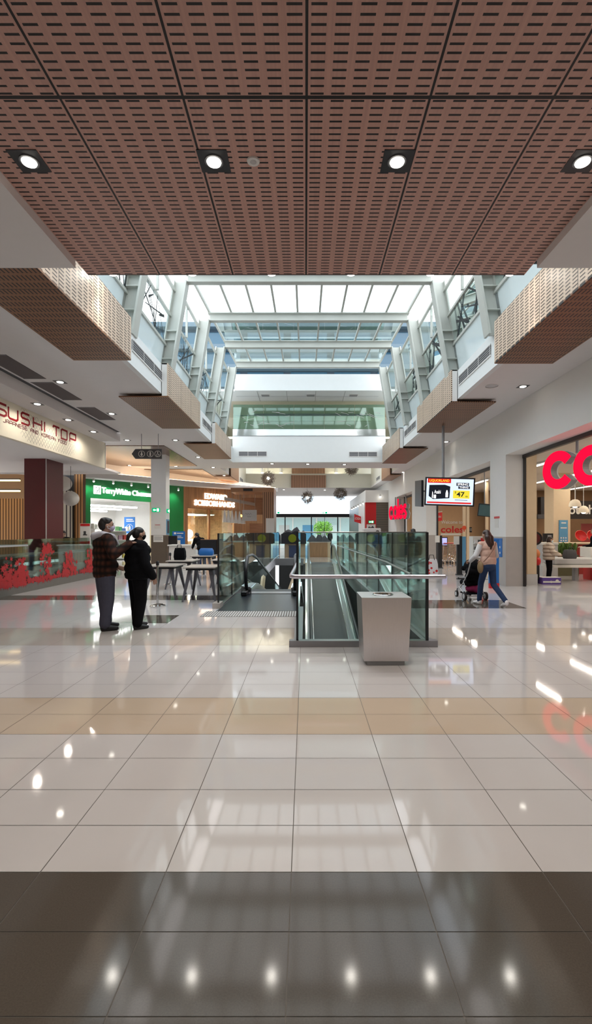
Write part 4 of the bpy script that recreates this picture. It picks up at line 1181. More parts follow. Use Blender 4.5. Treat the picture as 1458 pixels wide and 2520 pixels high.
# left: starts at the dark landing and descends away
tl_ = travelator(-1.36, -.36, [(12.3, .004), (13.4, -.002), (14.4, -.12), (29.0, -2.75)], 'left travelator descending away from its dark landing plate', 0, 0, True)
MB().box(-1.75, -.12, 9.66, 12.4, -.03, .004).build('landing_plate', M['comb'], tl_)
MB().box(-1.36, -.36, 12.35, 12.75, .004, .014).build('comb', M['steel'], tl_)
for x in (-1.57, -.36 + .05): MB().bev(x, x + .14, 11.85, 12.9, .004, .12, .02).build('newel_base', M['black'], tl_)
MB().box(.1, 1.5, 24.2, 25.6, .0, .004).build('landing_plate', M['comb'], tr_)
MB().box(-1.55, -1.45, 12.3, 12.55, .12, .125).build('newel_label', M['paper'], tl_)
# left glass side
e2 = thing('glass_barrier', 'long green-tinted glass barrier along the left of the travelator opening', 'glass barrier', (-1.79, 10, 0))
ys = [10.05, 11.9, 14.2, 17, 20.5, 25, 30, 33]
for i in range(len(ys) - 1):
    MB().box(-1.80, -1.785, ys[i] + e, ys[i + 1] - e, .02, HG - .02).build('side_pane', M['plateglass'], e2)
    if i: MB().box(-1.805, -1.78, ys[i] - .008, ys[i] + .008, .02, HG - .02).build('joint_seal', M['darkgrey'], e2)
MB().box(-1.81, -1.775, 10.03, 10.05, .02, HG - .02).build('edge_seal', M['black'], e2)
MB().box(-1.90, -1.74, 9.95, 10.3, 0, .11).build('end_shoe', M['stone'], e2)
MB().box(-1.83, -1.76, 10.3, 33, 0, .03).build('base_channel', M['steel'], e2)
# floor grille in front of the left landing
t = thing('entrance_grille', 'ribbed metal floor grille in front of the dark landing plate', 'floor grille', (-.95, 9.3, 0))
mb = MB()
for k in range(38):
    x = -1.93 + k * .048; mb.box(x, x + .022, 9.02, 9.62, .001, .006)
mb.build('bars', M['lightgrey'], t)
MB().box(-1.95, -.12, 9.0, 9.64, -.001, .0018).build('tray', M['grout'], t)
# lower truss glimpsed under the landing
t = thing('escalator_truss', 'pale inclined beam glimpsed in the dark opening below', 'truss', (-1.2, 20, -2))
mb = MB()
mb.tube([(-1.3, 15, -2.6), (-.6, 27, -.9)], .12, 4).build('inclined_beam', M['cream'], t)
MB().box(-1.7, -.2, 27, 27.2, -4.6, -2.5).build('support', M['void'], t)

# steel litter bin
bn = thing('litter_bin', 'tapered brushed steel litter bin with round opening standing before the glass', 'bin', (.92, 5.95, 0))
bx0, bx1, by0, by1 = .655, 1.235, 5.66, 6.24
def frustum(mb, z0, i0, z1, i1):
    a = [(bx0 + i0, by0 + i0, z0), (bx1 - i0, by0 + i0, z0), (bx1 - i0, by1 - i0, z0), (bx0 + i0, by1 - i0, z0), (bx0 + i1, by0 + i1, z1), (bx1 - i1, by0 + i1, z1), (bx1 - i1, by1 - i1, z1), (bx0 + i1, by1 - i1, z1)]
    return mb.add(a, [(0, 3, 2, 1), (0, 1, 5, 4), (1, 2, 6, 5), (2, 3, 7, 6), (3, 0, 4, 7)])
mb = MB(); frustum(mb, .055, .032, .795, .0); mb.build('body', M['steel_bin'], bn)
MB().box(bx0 + .07, bx1 - .07, by0 + .06, by1 - .06, 0, .06).build('plinth', M['grey'], bn)
# lid with a round hole
mb = MB(); cx, cy = (bx0 + bx1) / 2, (by0 + by1) / 2; n = 32; r = .115
ring = [(cx + r * math.cos(2 * PI * k / n), cy + r * math.sin(2 * PI * k / n), .80) for k in range(n)]
sq = []
for k in range(n):
    a = 2 * PI * k / n; c, s = math.cos(a), math.sin(a); q = .29 / max(abs(c), abs(s)); sq.append((cx + c * q, cy + s * q, .80))
mb.add(ring + sq, [(k, (k + 1) % n, n + (k + 1) % n, n + k) for k in range(n)])
low = [(p[0], p[1], .795) for p in sq]
mb.add(sq + low, [(k, n + k, n + (k + 1) % n, (k + 1) % n) for k in range(n)])
mb.build('lid', M['steel_bin'], bn)
MB().lathe([(.115, .80), (.128, .806), (.118, .812), (.112, .80), (.108, .70)], (cx, cy, 0), 32, False).build('rim', M['chrome'], bn, True)
MB().lathe([(.107, .62), (.107, .79)], (cx, cy, 0), 24, False).lathe([(.0, .60), (.107, .62)], (cx, cy, 0), 24, False).build('liner', M['black'], bn)

# ================================================================== TABLES, STANCHIONS
def make_table(w, dp, h):
    t = thing('cafe_table', '', 'table', (0, 0, 0), local=True, group='grey metal café tables')
    MB().bev(-w / 2, w / 2, -dp / 2, dp / 2, h - .03, h, .006).build('tabletop', wood_mat('table_top', (.42, .37, .33, 1), 0, .35, 12) if 'tt' not in M else M['tt'], t)
    MB().box(-w / 2 + .06, w / 2 - .06, -dp / 2 + .06, dp / 2 - .06, h - .075, h - .03).build('apron', M['black'], t)
    for sx in (-1, 1):
        for sy_ in (-1, 1):
            a = V((sx * (w / 2 - .14), sy_ * (dp / 2 - .16), h - .05)); b = V((sx * (w / 2 + .00), sy_ * (dp / 2 - .0), 0))
            mb = MB(); u1, u2 = V((1, 0, 0)), V((0, 1, 0))
            pts = []
            for p, r in ((b, .016), (a, .045)): pts += [p - u1 * r - u2 * r, p + u1 * r - u2 * r, p + u1 * r + u2 * r, p - u1 * r + u2 * r]
            mb.add(pts, [(0, 3, 2, 1), (4, 5, 6, 7), (0, 1, 5, 4), (1, 2, 6, 5), (2, 3, 7, 6), (3, 0, 4, 7)])
            mb.build('leg', pm('table_leg', (.17, .165, .18, 1), .4, .3) if 'tl' not in M else M['tl'], t)
    return t
M['tt'] = wood_mat('table_top', (.42, .37, .33, 1), 0, .35, 12); M['tl'] = pm('table_leg', (.15, .145, .165, 1), .4, .3)
tb0 = make_table(.74, 1.0, .78)
TBL = [(-2.38, 11.4, 'café table nearest the travelator glass, nothing on it'), (-3.38, 11.8, 'café table beside the chrome stanchion, behind the woman in black'),
       (-3.45, 13.8, 'café table with a black bag on it'), (-3.45, 16.6, 'farthest café table, before the black screen'), (-2.30, 14.2, 'café table partly behind the nearest one, against the glass barrier')]
for i, (x, y, lab) in enumerate(TBL):
    if i == 0: tb0.location = (x, y, 0); tb0['label'] = lab
    else: dup(tb0, (x, y, 0), label=lab)
def stanchion(x, y, lab):
    t = thing('stanchion', lab, 'stanchion', (x, y, 0), group='chrome queue stanchions')
    MB().lathe([(.17, 0), (.17, .015), (.12, .035), (.03, .05)], (x, y, 0), 24).build('base', M['chrome'], t, True)
    MB().lathe([(.024, .05), (.024, .86)], (x, y, 0), 14).build('post', M['chrome'], t, True)
    MB().lathe([(.032, .86), (.034, .93), (.02, .95)], (x, y, 0), 14).build('cap', M['black'], t, True)
stanchion(-3.14, 10.35, 'chrome queue stanchion beside the woman in black')
stanchion(-4.05, 14.6, 'chrome queue stanchion behind the café tables')

def bag(c, sz, mat, lab, handle=True):
    t = thing('bag', lab, 'bag', c); x, y, z = c; w, dp, h = sz
    mb = MB(); pts = []
    for zz, k in ((0, .92), (.25, 1.04), (.7, .98), (1, .80)):
        pts += [(x + w / 2 * k * a, y + dp / 2 * k * b, z + h * zz) for a, b in ((-1, -.8), (-.8, -1), (.8, -1), (1, -.8), (1, .8), (.8, 1), (-.8, 1), (-1, .8))]
    fs = [tuple(range(7, -1, -1)), tuple(range(24, 32))] + [(k * 8 + i, k * 8 + (i + 1) % 8, k * 8 + 8 + (i + 1) % 8, k * 8 + 8 + i) for k in range(3) for i in range(8)]
    mb.add(pts, fs); mb.build('body', mat, t, True)
    if handle: MB().tube([(x - w * .22, y - dp / 2 * .8, z + h * .95), (x - w * .15, y - dp * .3, z + h * 1.25), (x + w * .15, y - dp * .3, z + h * 1.25), (x + w * .22, y - dp / 2 * .8, z + h * .95)], .012, 6).build('handle', M['black'], t)
    return t
bag((-3.55, 13.8, .78), (.30, .24, .34), M['blackcloth'], 'black shopping bag standing on a café table')
bag((-3.35, 16.5, .78), (.46, .3, .24), M['blue'], 'blue carrier bag on the farthest café table', False)
t = thing('display_screen', 'black screen cabinet behind the farthest café table', 'screen', (-3.5, 18, 0))
MB().box(-3.88, -3.28, 18.0, 18.12, .70, 1.28).build('screen', M['black'], t)
MB().box(-3.9, -3.26, 18.12, 18.2, .68, 1.30).build('case', M['brown'], t)
for x in (-3.8, -3.38): MB().box(x, x + .05, 18.05, 18.15, 0, .7).build('leg', M['darkgrey'], t)
t = thing('timber_stand', 'narrow brown timber cabinet beside the black screen', 'cabinet', (-3.1, 18, 0))
MB().box(-3.24, -2.92, 18.0, 18.4, 0, 1.28).build('body', M['brown'], t)
MB().box(-3.26, -2.90, 17.98, 18.42, 1.28, 1.31).build('top', M['darkgrey'], t)
t = thing('service_counter', 'pale service counter beyond the café tables, before the blue board', 'counter', (-5, 20, 0))
MB().box(-5.6, -4.5, 20, 20.7, 0, 1.0).build('front', M['paper'], t)
MB().box(-5.65, -4.45, 19.95, 20.75, 1.0, 1.05).build('top', M['white'], t)

# ================================================================== INFORMATION KIOSK UNDER BLACK COVERS
ik = thing('kiosk_counter', 'timber kiosk counter right of the opening, covered with black cloth', 'counter', (.9, 30.7, 0))
MB().box(.25, 1.40, 30.7, 32.0, 0, .92).build('front', M['tan_wood'], ik)
MB().box(1.40, 1.58, 30.7, 32.0, 0, .92).build('end_panel', M['cream'], ik)
MB().box(.22, 1.62, 30.65, 32.05, .92, .97).build('top', M['paper'], ik)
ik2 = thing('kiosk_counter', 'beige kiosk counter left of the opening, covered with black cloth', 'counter', (-.9, 31, 0))
MB().box(-1.30, -.0, 31, 32.2, 0, .86).build('front', M['cream'], ik2)
MB().box(-1.32, .02, 30.95, 32.25, .86, .92).build('top', M['tan_wood'], ik2)
def cloth(x0, x1, y0, y1, zb, zt, lab, seed, hem):
    """draped sheet: bumpy crest, hem hanging below the counter top"""
    rr = random.Random(seed); t = thing('dust_cover', lab, 'cloth', ((x0 + x1) / 2, y0, zb))
    nx, ny = 26, 6; mb = MB(); pk = [(rr.uniform(.1, .9), rr.uniform(.08, .2), rr.uniform(.4, 1)) for _ in range(5)]
    pts = []
    for j in range(ny + 1):
        v = j / ny
        for i in range(nx + 1):
            u = i / nx
            cr = max([a * math.exp(-((u - c) / w) ** 2) for c, w, a in pk])
            edge = min(1, min(u, 1 - u) * 12)
            if j == 0: z = zb - hem
            elif j == ny: z = zb - hem
            else: z = zb + (zt - zb) * cr * math.sin(PI * (.15 + .7 * (j - 1) / (ny - 2))) * edge
            pts.append((x0 + (x1 - x0) * u, y0 + (y1 - y0) * (v if 0 < j < ny else (0 if j == 0 else 1)), z))
    fs = [(j * (nx + 1) + i, j * (nx + 1) + i + 1, (j + 1) * (nx + 1) + i + 1, (j + 1) * (nx + 1) + i) for j in range(ny) for i in range(nx)]
    mb.add(pts, fs); mb.build('sheet', pm('navy_sheet_%d' % seed, (.014, .015, .024, 1), .8, var=.2), t, True)
    return t
cloth(.1, 1.62, 30.6, 32.1, 1.0, 1.5, 'black cover sheet over the right kiosk counter', 21, .02)
cv = cloth(-1.55, .05, 30.8, 32.3, 1.45, 1.95, 'black cover sheet with a lime disc over the left kiosk counter', 22, .62)
MB().disc((-.82, 30.78, 1.18), .26, 24, (0, -1, 0), .008).build('lime_disc', M['lime'], cv)
t = thing('wheelie_bin', 'dark blue bin in front of the left kiosk counter', 'bin', (-.75, 30.3, 0))
MB().box(-1.02, -.52, 30.2, 30.7, .02, .72).build('body', pm('bin_navy', (.03, .05, .12, 1), .4), t)
MB().box(-1.05, -.49, 30.17, 30.73, .72, .77).build('lid', M['darkgrey'], t)
cv2 = cloth(-2.9, -1.75, 33.6, 34.6, 1.35, 1.6, 'dark cover sheet with a lime disc left of the opening', 23, .6)
MB().disc((-2.3, 33.58, 1.1), .25, 24, (0, -1, 0), .008).build('lime_disc', M['lime'], cv2)
t = thing('kiosk_counter', 'brown low counter under the dark cover sheet left of the opening', 'counter', (-2.4, 34, 0))
MB().box(-2.85, -1.8, 33.7, 34.5, 0, .72).build('body', M['brown'], t)
MB().box(-2.88, -1.77, 33.65, 34.55, .72, .76).build('top', M['tan_wood'], t)

# ================================================================== ENTRANCE
en = MB()
en.box(-4.2, 6.5, 48.0, 48.3, 3.05, 3.38)
for x in (-4.2, -2.0, .6, 3.2, 6.4): en.box(x - .05, x + .05, 48.05, 48.2, 0, 3.1)
for x in (-3.1, 1.9): en.box(x - .02, x + .02, 48.1, 48.15, 0, 3.05)
struct('door_1', en, M['black'])
dg_ = MB().box(-4.1, 6.4, 48.1, 48.12, 0, 3.05)
struct('window_50', dg_, M['shopglass'])
for x, lab in ((-3.05, 'green exit sign over the entrance doors, left'), (1.65, 'green exit sign over the entrance doors, right')):
    exit_sign((x, 47.96, 3.40), (1, 0, 0), (0, -1, 0), lab, .5)
ws = MB().box(6.4, 14, 48, 48.2, 0, HC).box(-9, -4.2, 48, 48.2, 0, HC)
struct('wall_entrance', ws, M['white'])
# outside: pavement, shopfronts opposite, canopy
struct('floor_outside', MB().box(-20, 24, 48.5, 85, -.1, -.02), M['tile_tan'])
ex = thing('shop_building', 'pale building with teal shopfronts across the street', 'building', (0, 70, 0))
MB().box(-16, 20, 70, 75, 0, 3.6).build('facade', pm('facade_teal', (.50, .66, .68, 1), .5), ex)
MB().box(-16, 20, 66, 70, 3.6, 3.9).build('canopy', M['white'], ex)
for k in range(9):
    x = -14 + k * 3.4
    MB().box(x, x + 1.5, 69.95, 70, .3, 2.6).build('shop_window', [M['lightgrey'], M['lightblue'], M['frost']][k % 3], ex)
    MB().box(x + 1.9, x + 2.1, 69.9, 70, 0, 3.6).build('pilaster', M['white'], ex)
tr2 = thing('street_tree', 'small round bright green tree outside the entrance', 'tree', (2.1, 58, 0))
MB().tube([(2.1, 58, -.02), (2.12, 58, 1.4)], .09, 8, .06).build('trunk', M['brown'], tr2)
rr = random.Random(31); mb = MB()
for _ in range(1500):
    d_ = V((rr.gauss(0, 1), rr.gauss(0, 1), rr.gauss(0, 1))).normalized() * (1.15 * rr.random() ** .4)
    c = V((2.12, 58, 2.0)) + V((d_.x * 1.05, d_.y, d_.z * .85)); a = V((rr.gauss(0, 1), rr.gauss(0, 1), rr.gauss(0, 1))).normalized() * .10; b = a.cross(V((rr.gauss(0, 1), rr.gauss(0, 1), 1))).normalized() * .06
    mb.quad(c - a, c + b, c + a, c - b)
mb.build('leaves', M['leaf'], tr2)
# buildings behind the roof glass; the upper one is added for its blue reflection
bk = thing('reflection_building', 'grey-blue upper storey with window bands seen through the roof glass', 'building', (0, 28, 9))
MB().box(-9, 9.5, 27, 29.5, 9.1, 13.0).build('wall', pm('upper_wall', (.035, .062, .09, 1), .5), bk)
for z in (9.6, 10.7, 11.8):
    for k in range(7): MB().box(-8 + k * 2.4, -6 + k * 2.4, 26.94, 27, z, z + .8).build('window', pm('sky_blue_glass_%d' % k, (.05, .12, .18, 1), .06, spec=.6) if k == 0 and z < 10 else bpy.data.materials['sky_blue_glass_0'], bk)
for z in (10.45, 11.55, 12.75): MB().box(-9, 9.5, 26.5, 27, z, z + .25).build('ledge', pm('upper_ledge', (.10, .15, .19, 1), .5) if 'upper_ledge' not in bpy.data.materials else bpy.data.materials['upper_ledge'], bk)
for sd in (-1, 1):
    b2 = thing('side_building', 'pale building with tall windows seen through the %s roof glazing' % ('left' if sd < 0 else 'right'), 'building', (sd * 13, 24, 6))
    x = sd * 13
    MB().box(min(x, x + sd * 3), max(x, x + sd * 3), 22, 36, 5.2, 14.5 + .5).build('wall', pm('side_wall_%d' % sd, (.55, .56, .56, 1), .6), b2)
    for k in range(6): MB().box(min(x - sd * .06, x), max(x - sd * .06, x), 22.5 + k * 2.2, 23.8 + k * 2.2, 8.6, 12.4).build('window', bpy.data.materials['sky_blue_glass_0'], b2)

# ================================================================== SMALL SHOPS ON THE RIGHT BEYOND THE SUPERMARKET
ks = MB(); ks.mi = 0
ks.box(4.2, 5.8, 34.0, 46, 3.65, 4.5); ks.mi = 1
ks.box(4.2, 4.95, 34.05, 34.2, 0, 3.65); ks.mi = 2
ks.box(4.95, 5.8, 34.05, 34.2, 0, 3.65); ks.mi = 0
ks.box(4.15, 4.3, 34.2, 38, 0, 3.65); ks.mi = 3
ks.box(4.15, 4.3, 38, 46, 0, 3.65)
struct('wall_small_shop', ks, [M['white'], M['red'], M['shutter'], M['black']])
struct('wall_right_far', MB().box(5.8, 6.3, 34, 48, 0, 3.9), M['white'])
for k in range(6):
    p = V((4.1, 34.6 + k * 1.7, 3.62))
    t = thing('track_spotlight', 'spotlight along the side of the red and white small shop, %s from the front' % ['first', 'second', 'third', 'fourth', 'fifth', 'sixth'][k], 'spotlight', tuple(p), group='spotlights on the small shop')
    MB().lathe([(.06, 0), (.06, .14)], tuple(p), 8).build('body', M['white'], t)
    MB().ball(p, .06, 8).build('lamp_face', M['lamp'], t)
t = thing('track_spotlight', 'spotlight on the front of the red and white small shop', 'spotlight', (5.2, 33.8, 4.1))
MB().lathe([(.06, 0), (.06, .14)], (5.2, 33.8, 4.05), 8).build('body', M['white'], t); MB().ball((5.2, 33.8, 4.03), .07, 8).build('lamp_face', M['lamp'], t)
exit_sign((4.42, 34.03, 2.2), (1, 0, 0), (0, -1, 0), 'green exit sign on the red panel of the small shop', .36)
t = thing('picture_notice', 'pale notice with a dark picture on the red shop panel', 'notice', (4.5, 34.04, 1.75))
MB().box(4.28, 4.90, 34.02, 34.05, 1.72, 2.12).build('sheet', M['paper'], t)
mb = MB(); mb.prism([(4.33, 1.82), (4.45, 1.98), (4.58, 1.9), (4.7, 2.02), (4.84, 1.84), (4.74, 1.86), (4.62, 1.80), (4.5, 1.84)], (0, 34.02, 0), (1, 0, 0), (0, 0, 1), (0, -1, 0), .004); mb.build('picture', M['darkgrey'], t)
t = thing('hanging_sign', 'small red hanging sign on the side of the small shop', 'sign', (3.9, 36, 2.6))
mb = MB().prism([(3.62, 2.35), (4.12, 2.20), (4.12, 2.72), (3.62, 2.92)], (0, 36, 0), (1, 0, 0), (0, 0, 1), (0, 1, 0), .06); mb.build('board', M['red'], t)
mb = MB(); lettering(mb, '(CIGN', (3.67, 35.995, 2.46), V((.42, 0, -.04)).normalized(), (0, 0, 1), .40, .22, .006); mb.build('lettering', M['paper'], t)
t = thing('white_cabinet', 'white rounded machine standing behind the glass before the small shop', 'machine', (4.0, 27, 0))
MB().bev(3.35, 4.35, 28, 28.6, .02, 1.80, .05).build('body', M['whitecloth'], t)
MB().box(3.5, 4.2, 27.98, 28.0, 1.35, 1.6).build('panel', M['grey'], t)

# ================================================================== SUPERMARKET (right)
sm = MB()
sm.box(XF + .2, 24, 5.5, 42, 4.05, 4.2)
struct('ceiling_supermarket', sm, pm('market_ceiling', (.62, .55, .46, 1), .7, var=.03))
sb = MB()
sb.box(XF + .08, 12.6, 30.4, 30.6, 0, 4.05)
sb.box(21, 21.2, 5.5, 42, 0, 4.05)
sb.box(12.4, 12.6, 30.4, 42, 0, 4.05)
sb.box(12.5, 21, 41, 41.2, 0, 4.05)
sb.box(XF, 21, 5.4, 5.5, 0, 4.05)
struct('wall_supermarket', sb, M['tan'])
k = 0
for x in (8.4, 11.3, 14.9, 18.6):
    for y in (9.5, 16.0, 22.5):
        k += 1
        t = thing('linear_lamp', 'long fluorescent ceiling lamp in the supermarket, row %s from the entrance, %s' % (['one', 'two', 'three', 'four'][(8.4, 11.3, 14.9, 18.6).index(x)], {9.5: 'near end', 16.0: 'middle', 22.5: 'far end'}[y]), 'lamp', (x, y, 4.0), group='fluorescent lamps in the supermarket')
        MB().box(x - .04, x + .04, y, y + 5.2, 3.95, 3.99).build('tube', M['tubeglow'], t)
        MB().box(x - .09, x + .09, y - .1, y + 5.3, 3.99, 4.045).build('housing', M['white'], t)

# big hanging red letters
def arc(c, rx, ry, a0, a1, n=28): return [(c[0] + rx * math.cos(a0 + (a1 - a0) * i / n), c[1] + ry * math.sin(a0 + (a1 - a0) * i / n)) for i in range(n + 1)]
def red_sign(o, u, x, lab, depth, pole_z, halo=True):
    """x: letter height. 'coles' in thick round strokes with deep returns and pale rims behind"""
    t = thing('letter_sign', lab, 'sign', tuple(V(o)))
    u = V(u).normalized(); n = V((u.y, -u.x, 0)); o = V(o)
    if n.x > 0: n = -n
    w = .255 * x; r = .5 * x - w / 2
    L = []
    cx = r + w / 2
    L.append([arc((cx, .5 * x), r, r, .62, 2 * PI - .62)]); cx2 = cx + x * .98
    L.append([arc((cx2, .5 * x), r * 1.02, r, 0, 2 * PI)[:-1]]); lx = cx2 + x * .62
    L.append([[(lx, 0), (lx, 1.42 * x)]]); cx3 = lx + x * .62
    L.append([arc((cx3, .5 * x), r, r, -.65, -2 * PI + .0), [(cx3 - r, .5 * x), (cx3 + r + w * .3, .5 * x)]]); sx_ = cx3 + x * .80
    L.append([[(sx_ + .26 * x, .80 * x), (sx_ + .1 * x, .88 * x), (sx_ - .12 * x, .87 * x), (sx_ - .24 * x, .74 * x), (sx_ - .16 * x, .58 * x), (sx_ + .1 * x, .46 * x), (sx_ + .24 * x, .32 * x), (sx_ + .14 * x, .15 * x), (sx_ - .1 * x, .11 * x), (sx_ - .28 * x, .2 * x)]])
    for i, ch in enumerate(L):
        mb = MB(); rt = MB(); rim = MB()
        for st in ch:
            closed = i == 1
            mb.ribbon(st, w, o + n * depth, u, Z1, n, .015, closed)
            rt.ribbon(st, w * .97, o + n * depth * .18, u, Z1, n, depth * .82, closed)
            rim.ribbon(st, w * 1.02, o, u, Z1, n, depth * .18, closed)
        f = mb.build('letter', M['redglow'], t)
        rt.build('return', M['grey'], f); rim.build('rear_rim', M['paper'], f)
    for px_ in (.9 * x, 3.1 * x): MB().tube([o + u * px_ + n * .05 + Z1 * .9 * x, V((o + u * px_ + n * .05).to_tuple()[:2] + (pole_z,))], .035, 8).build('hanger_pole', M['grey'], t)
    return t
red_sign((6.26, 12.45, 2.62), (.34, -.94, 0), .93, 'big red illuminated letters hanging in the near supermarket opening', .24, SO)
red_sign((5.68, 31.8, 2.36), (.13, -.99, 0), .88, 'smaller red illuminated letters hanging in the far supermarket opening', .22, SO)

# welcome wall
t = thing('wall_lettering', 'welcome lettering in white and red on the tan supermarket wall', 'sign', (8.3, 30.38, 1.6))
c1 = at(1087, 1291, 30.35)
mb = MB(); lettering(mb, 'Welcome to', (c1.x, 30.39, c1.z + .05), (1, 0, 0), (0, 0, 1), 1.32, .22, .012, .01); mb.build('welcome_words', M['paper'], t)
c1 = at(1086, 1311, 30.35)
mb = MB(); lettering(mb, 'coles', (c1.x, 30.39, c1.z + .0), (1, 0, 0), (0, 0, 1), 1.42, .42, .012, .02); mb.build('red_word', M['red'], t)
MB().box(c1.x, c1.x + 1.25, 30.385, 30.40, c1.z - .16, c1.z - .04).build('strap_line', M['paper'], t)
t = thing('hanging_banner', 'small red banner hanging in front of the tan supermarket wall', 'banner', tuple(at(1076, 1272, 26)))
p = at(1063, 1284, 26); q_ = at(1089, 1262, 26)
MB().prism([(p.x, p.z), (q_.x, p.z + .06), (q_.x, q_.z + .03), (p.x, q_.z - .04), (p.x + .05, (p.z + q_.z) / 2)], (0, 26, 0), (1, 0, 0), (0, 0, 1), (0, 1, 0), .02).build('banner', M['red'], t)
mb = MB(); lettering(mb, 'Click&Collect', (p.x + .09, 25.995, p.z + .2), (1, 0, .05), (0, 0, 1), .42, .13, .005); mb.build('lettering', M['paper'], t)
MB().tube([(p.x, 26, q_.z), (q_.x, 26, q_.z + .06)], .015, 6).build('rail', M['white'], t)
for x in (p.x + .05, q_.x - .05): MB().tube([(x, 26, q_.z), (x, 26, 4.05)], .006, 5).build('wire', M['grey'], t)
# pale posts, gates, trolleys, cabinets at the supermarket entrance
for i, (px, lab) in enumerate(((1143, 'left one of the paired pale posts inside the supermarket entrance'), (1152, 'right one of the paired pale posts inside the supermarket entrance'), (1199, 'pale post behind the round red sign'))):
    p = at(px, 1300, 23)
    t = thing('post', lab, 'post', (p.x, 23, 0), group='pale posts in the supermarket')
    MB().box(p.x - .06, p.x + .06, 22.95, 23.05, 0, 4.05).build('shaft', M['cream'], t)
    MB().box(p.x - .09, p.x + .09, 22.92, 23.08, 0, .1).build('foot', M['grey'], t)
def gate(px, Y, lab):
    p = at(px, 1300, Y)
    t = thing('security_gate', lab, 'gate', (p.x, Y, 0), group='black entrance gate pillars')
    MB().box(p.x - .09, p.x + .09, Y - .06, Y + .06, 0, 1.42).build('pillar', M['black'], t)
    MB().box(p.x - .12, p.x + .12, Y - .09, Y + .09, 0, .04).build('foot', M['darkgrey'], t)
    MB().box(p.x - .22, p.x - .02, Y - .075, Y - .06, 1.12, 1.42).build('notice', M['paper'], t)
gate(1083, 21.2, 'black gate pillar nearest the glass enclosure, with a white notice')
gate(1131, 17.8, 'black gate pillar left of the pram, with a white notice')
t = thing('blue_board', 'light blue board behind the black gate pillar', 'sign', (5.9, 18.6, 0))
p = at(1141, 1365, 18.6); MB().box(p.x - .12, p.x + .10, 18.6, 18.64, .15, 1.4).build('board', M['lightblue'], t); MB().box(p.x - .15, p.x + .13, 18.55, 18.7, 0, .15).build('foot', M['grey'], t)
def trolley(x, y, lab):
    t = thing('shopping_trolley', lab, 'trolley', (x, y, 0), local=True, group='nested shopping trolleys')
    mb = MB()
    for i in range(8):
        z = .45 + i * .075; mb.box(-.28, .28, -.4, -.388, z, z + .008); mb.box(-.28, .28, .4, .408, z, z + .008); mb.box(-.285, -.277, -.4, .4, z, z + .008); mb.box(.277, .285, -.4, .4, z, z + .008)
    for i in range(9):
        x_ = -.28 + i * .07; mb.box(x_, x_ + .007, -.4, -.392, .45, 1.0); mb.box(x_, x_ + .007, .4, .407, .45, 1.0)
    mb.build('basket', M['chrome'], t)
    fr_ = MB()
    for sx in (-1, 1): fr_.tube([(sx * .27, -.5, 1.02), (sx * .27, -.4, .5), (sx * .25, -.35, .12), (sx * .2, .45, .14)], .014, 6)
    fr_.tube([(-.27, -.4, .15), (.27, .4, .44)], .010, 5); fr_.tube([(.27, -.4, .15), (-.27, .4, .44)], .010, 5)
    fr_.build('frame', M['chrome'], t)
    MB().tube([(-.29, -.5, 1.03), (.29, -.5, 1.03)], .02, 8).build('handle', M['red'], t)
    for sx in (-1, 1):
        for sy_ in (-.35, .42): MB().tube([(sx * .23 - .015, sy_, .06), (sx * .23 + .015, sy_, .06)], .06, 10).build('wheel', M['rubber'], t)
    return t
tr0 = trolley(7.0, 24.5, 'shopping trolley at the front of the row inside the entrance'); tr0.location = (6.95, 24.2, 0); tr0.rotation_euler = (0, 0, .1)
for k in range(3): dup(tr0, (7.25 + .42 * k, 24.5 + .1 * k, 0), .1, 'shopping trolley, %s in the row beside the gate pillar' % ['second', 'third', 'last'][k])
t = thing('display_monitor', 'small bright monitor behind the shopping trolleys', 'screen', (7.4, 26.5, 0))
MB().box(6.95, 7.7, 26.5, 26.55, .85, 1.25).build('screen', emis('monitor_glow', (.45, .45, 1, 1), 1.0), t)
MB().box(6.9, 7.75, 26.55, 26.6, .8, 1.3).build('case', M['black'], t); MB().box(7.2, 7.45, 26.5, 26.7, 0, .8).build('stand', M['darkgrey'], t)
t = thing('display_cabinet', 'red and white display stand left of the woman with the pram', 'shelves', (6.2, 17, 0))
MB().box(5.85, 6.35, 17.0, 17.4, 0, 1.42).build('carcass', M['paper'], t)
MB().box(6.12, 6.36, 16.98, 17.0, .6, 1.36).build('red_panel', M['red'], t)
for k in range(4): MB().box(5.86, 6.1, 16.85, 17.0, .45 + k * .24, .47 + k * .24).build('shelf', M['white'], t)
for k in range(4):
    for j in range(2): tag(MB().box(5.88 + j * .11, 5.97 + j * .11, 16.87, 16.96, .47 + k * .24, .58 + k * .24).build('product_box', M['whitecloth'] if (k + j) % 2 else M['darkgrey']), 'small product on the red and white display stand', 'product', 'products on the red display stand')
# round red sign on a stand
t = thing('round_sign', 'round red supermarket sign behind the woman with the pram', 'sign', (6.2, 15.9, 0))
c = at(1204, 1326, 16.2)
MB().disc((c.x, 16.2, c.z), .21, 32, (0, -1, 0), .02).build('disc', M['red'], t); MB().disc((c.x + .03, 16.22, c.z), .22, 32, (0, 1, 0), .015).build('back_disc', M['paper'], t)
mb = MB(); lettering(mb, 'coles', (c.x - .12, 16.178, c.z + .01), (1, 0, 0), (0, 0, 1), .2, .075, .004, .01); lettering(mb, 'check in', (c.x - .12, 16.178, c.z - .07), (1, 0, 0), (0, 0, 1), .22, .055, .004); mb.build('lettering', M['paper'], t)
MB().tube([(c.x, 16.22, 0), (c.x, 16.22, c.z)], .02, 8).build('pole', M['grey'], t); MB().lathe([(.2, 0), (.2, .02)], (c.x, 16.22, 0), 16).build('base', M['grey'], t)
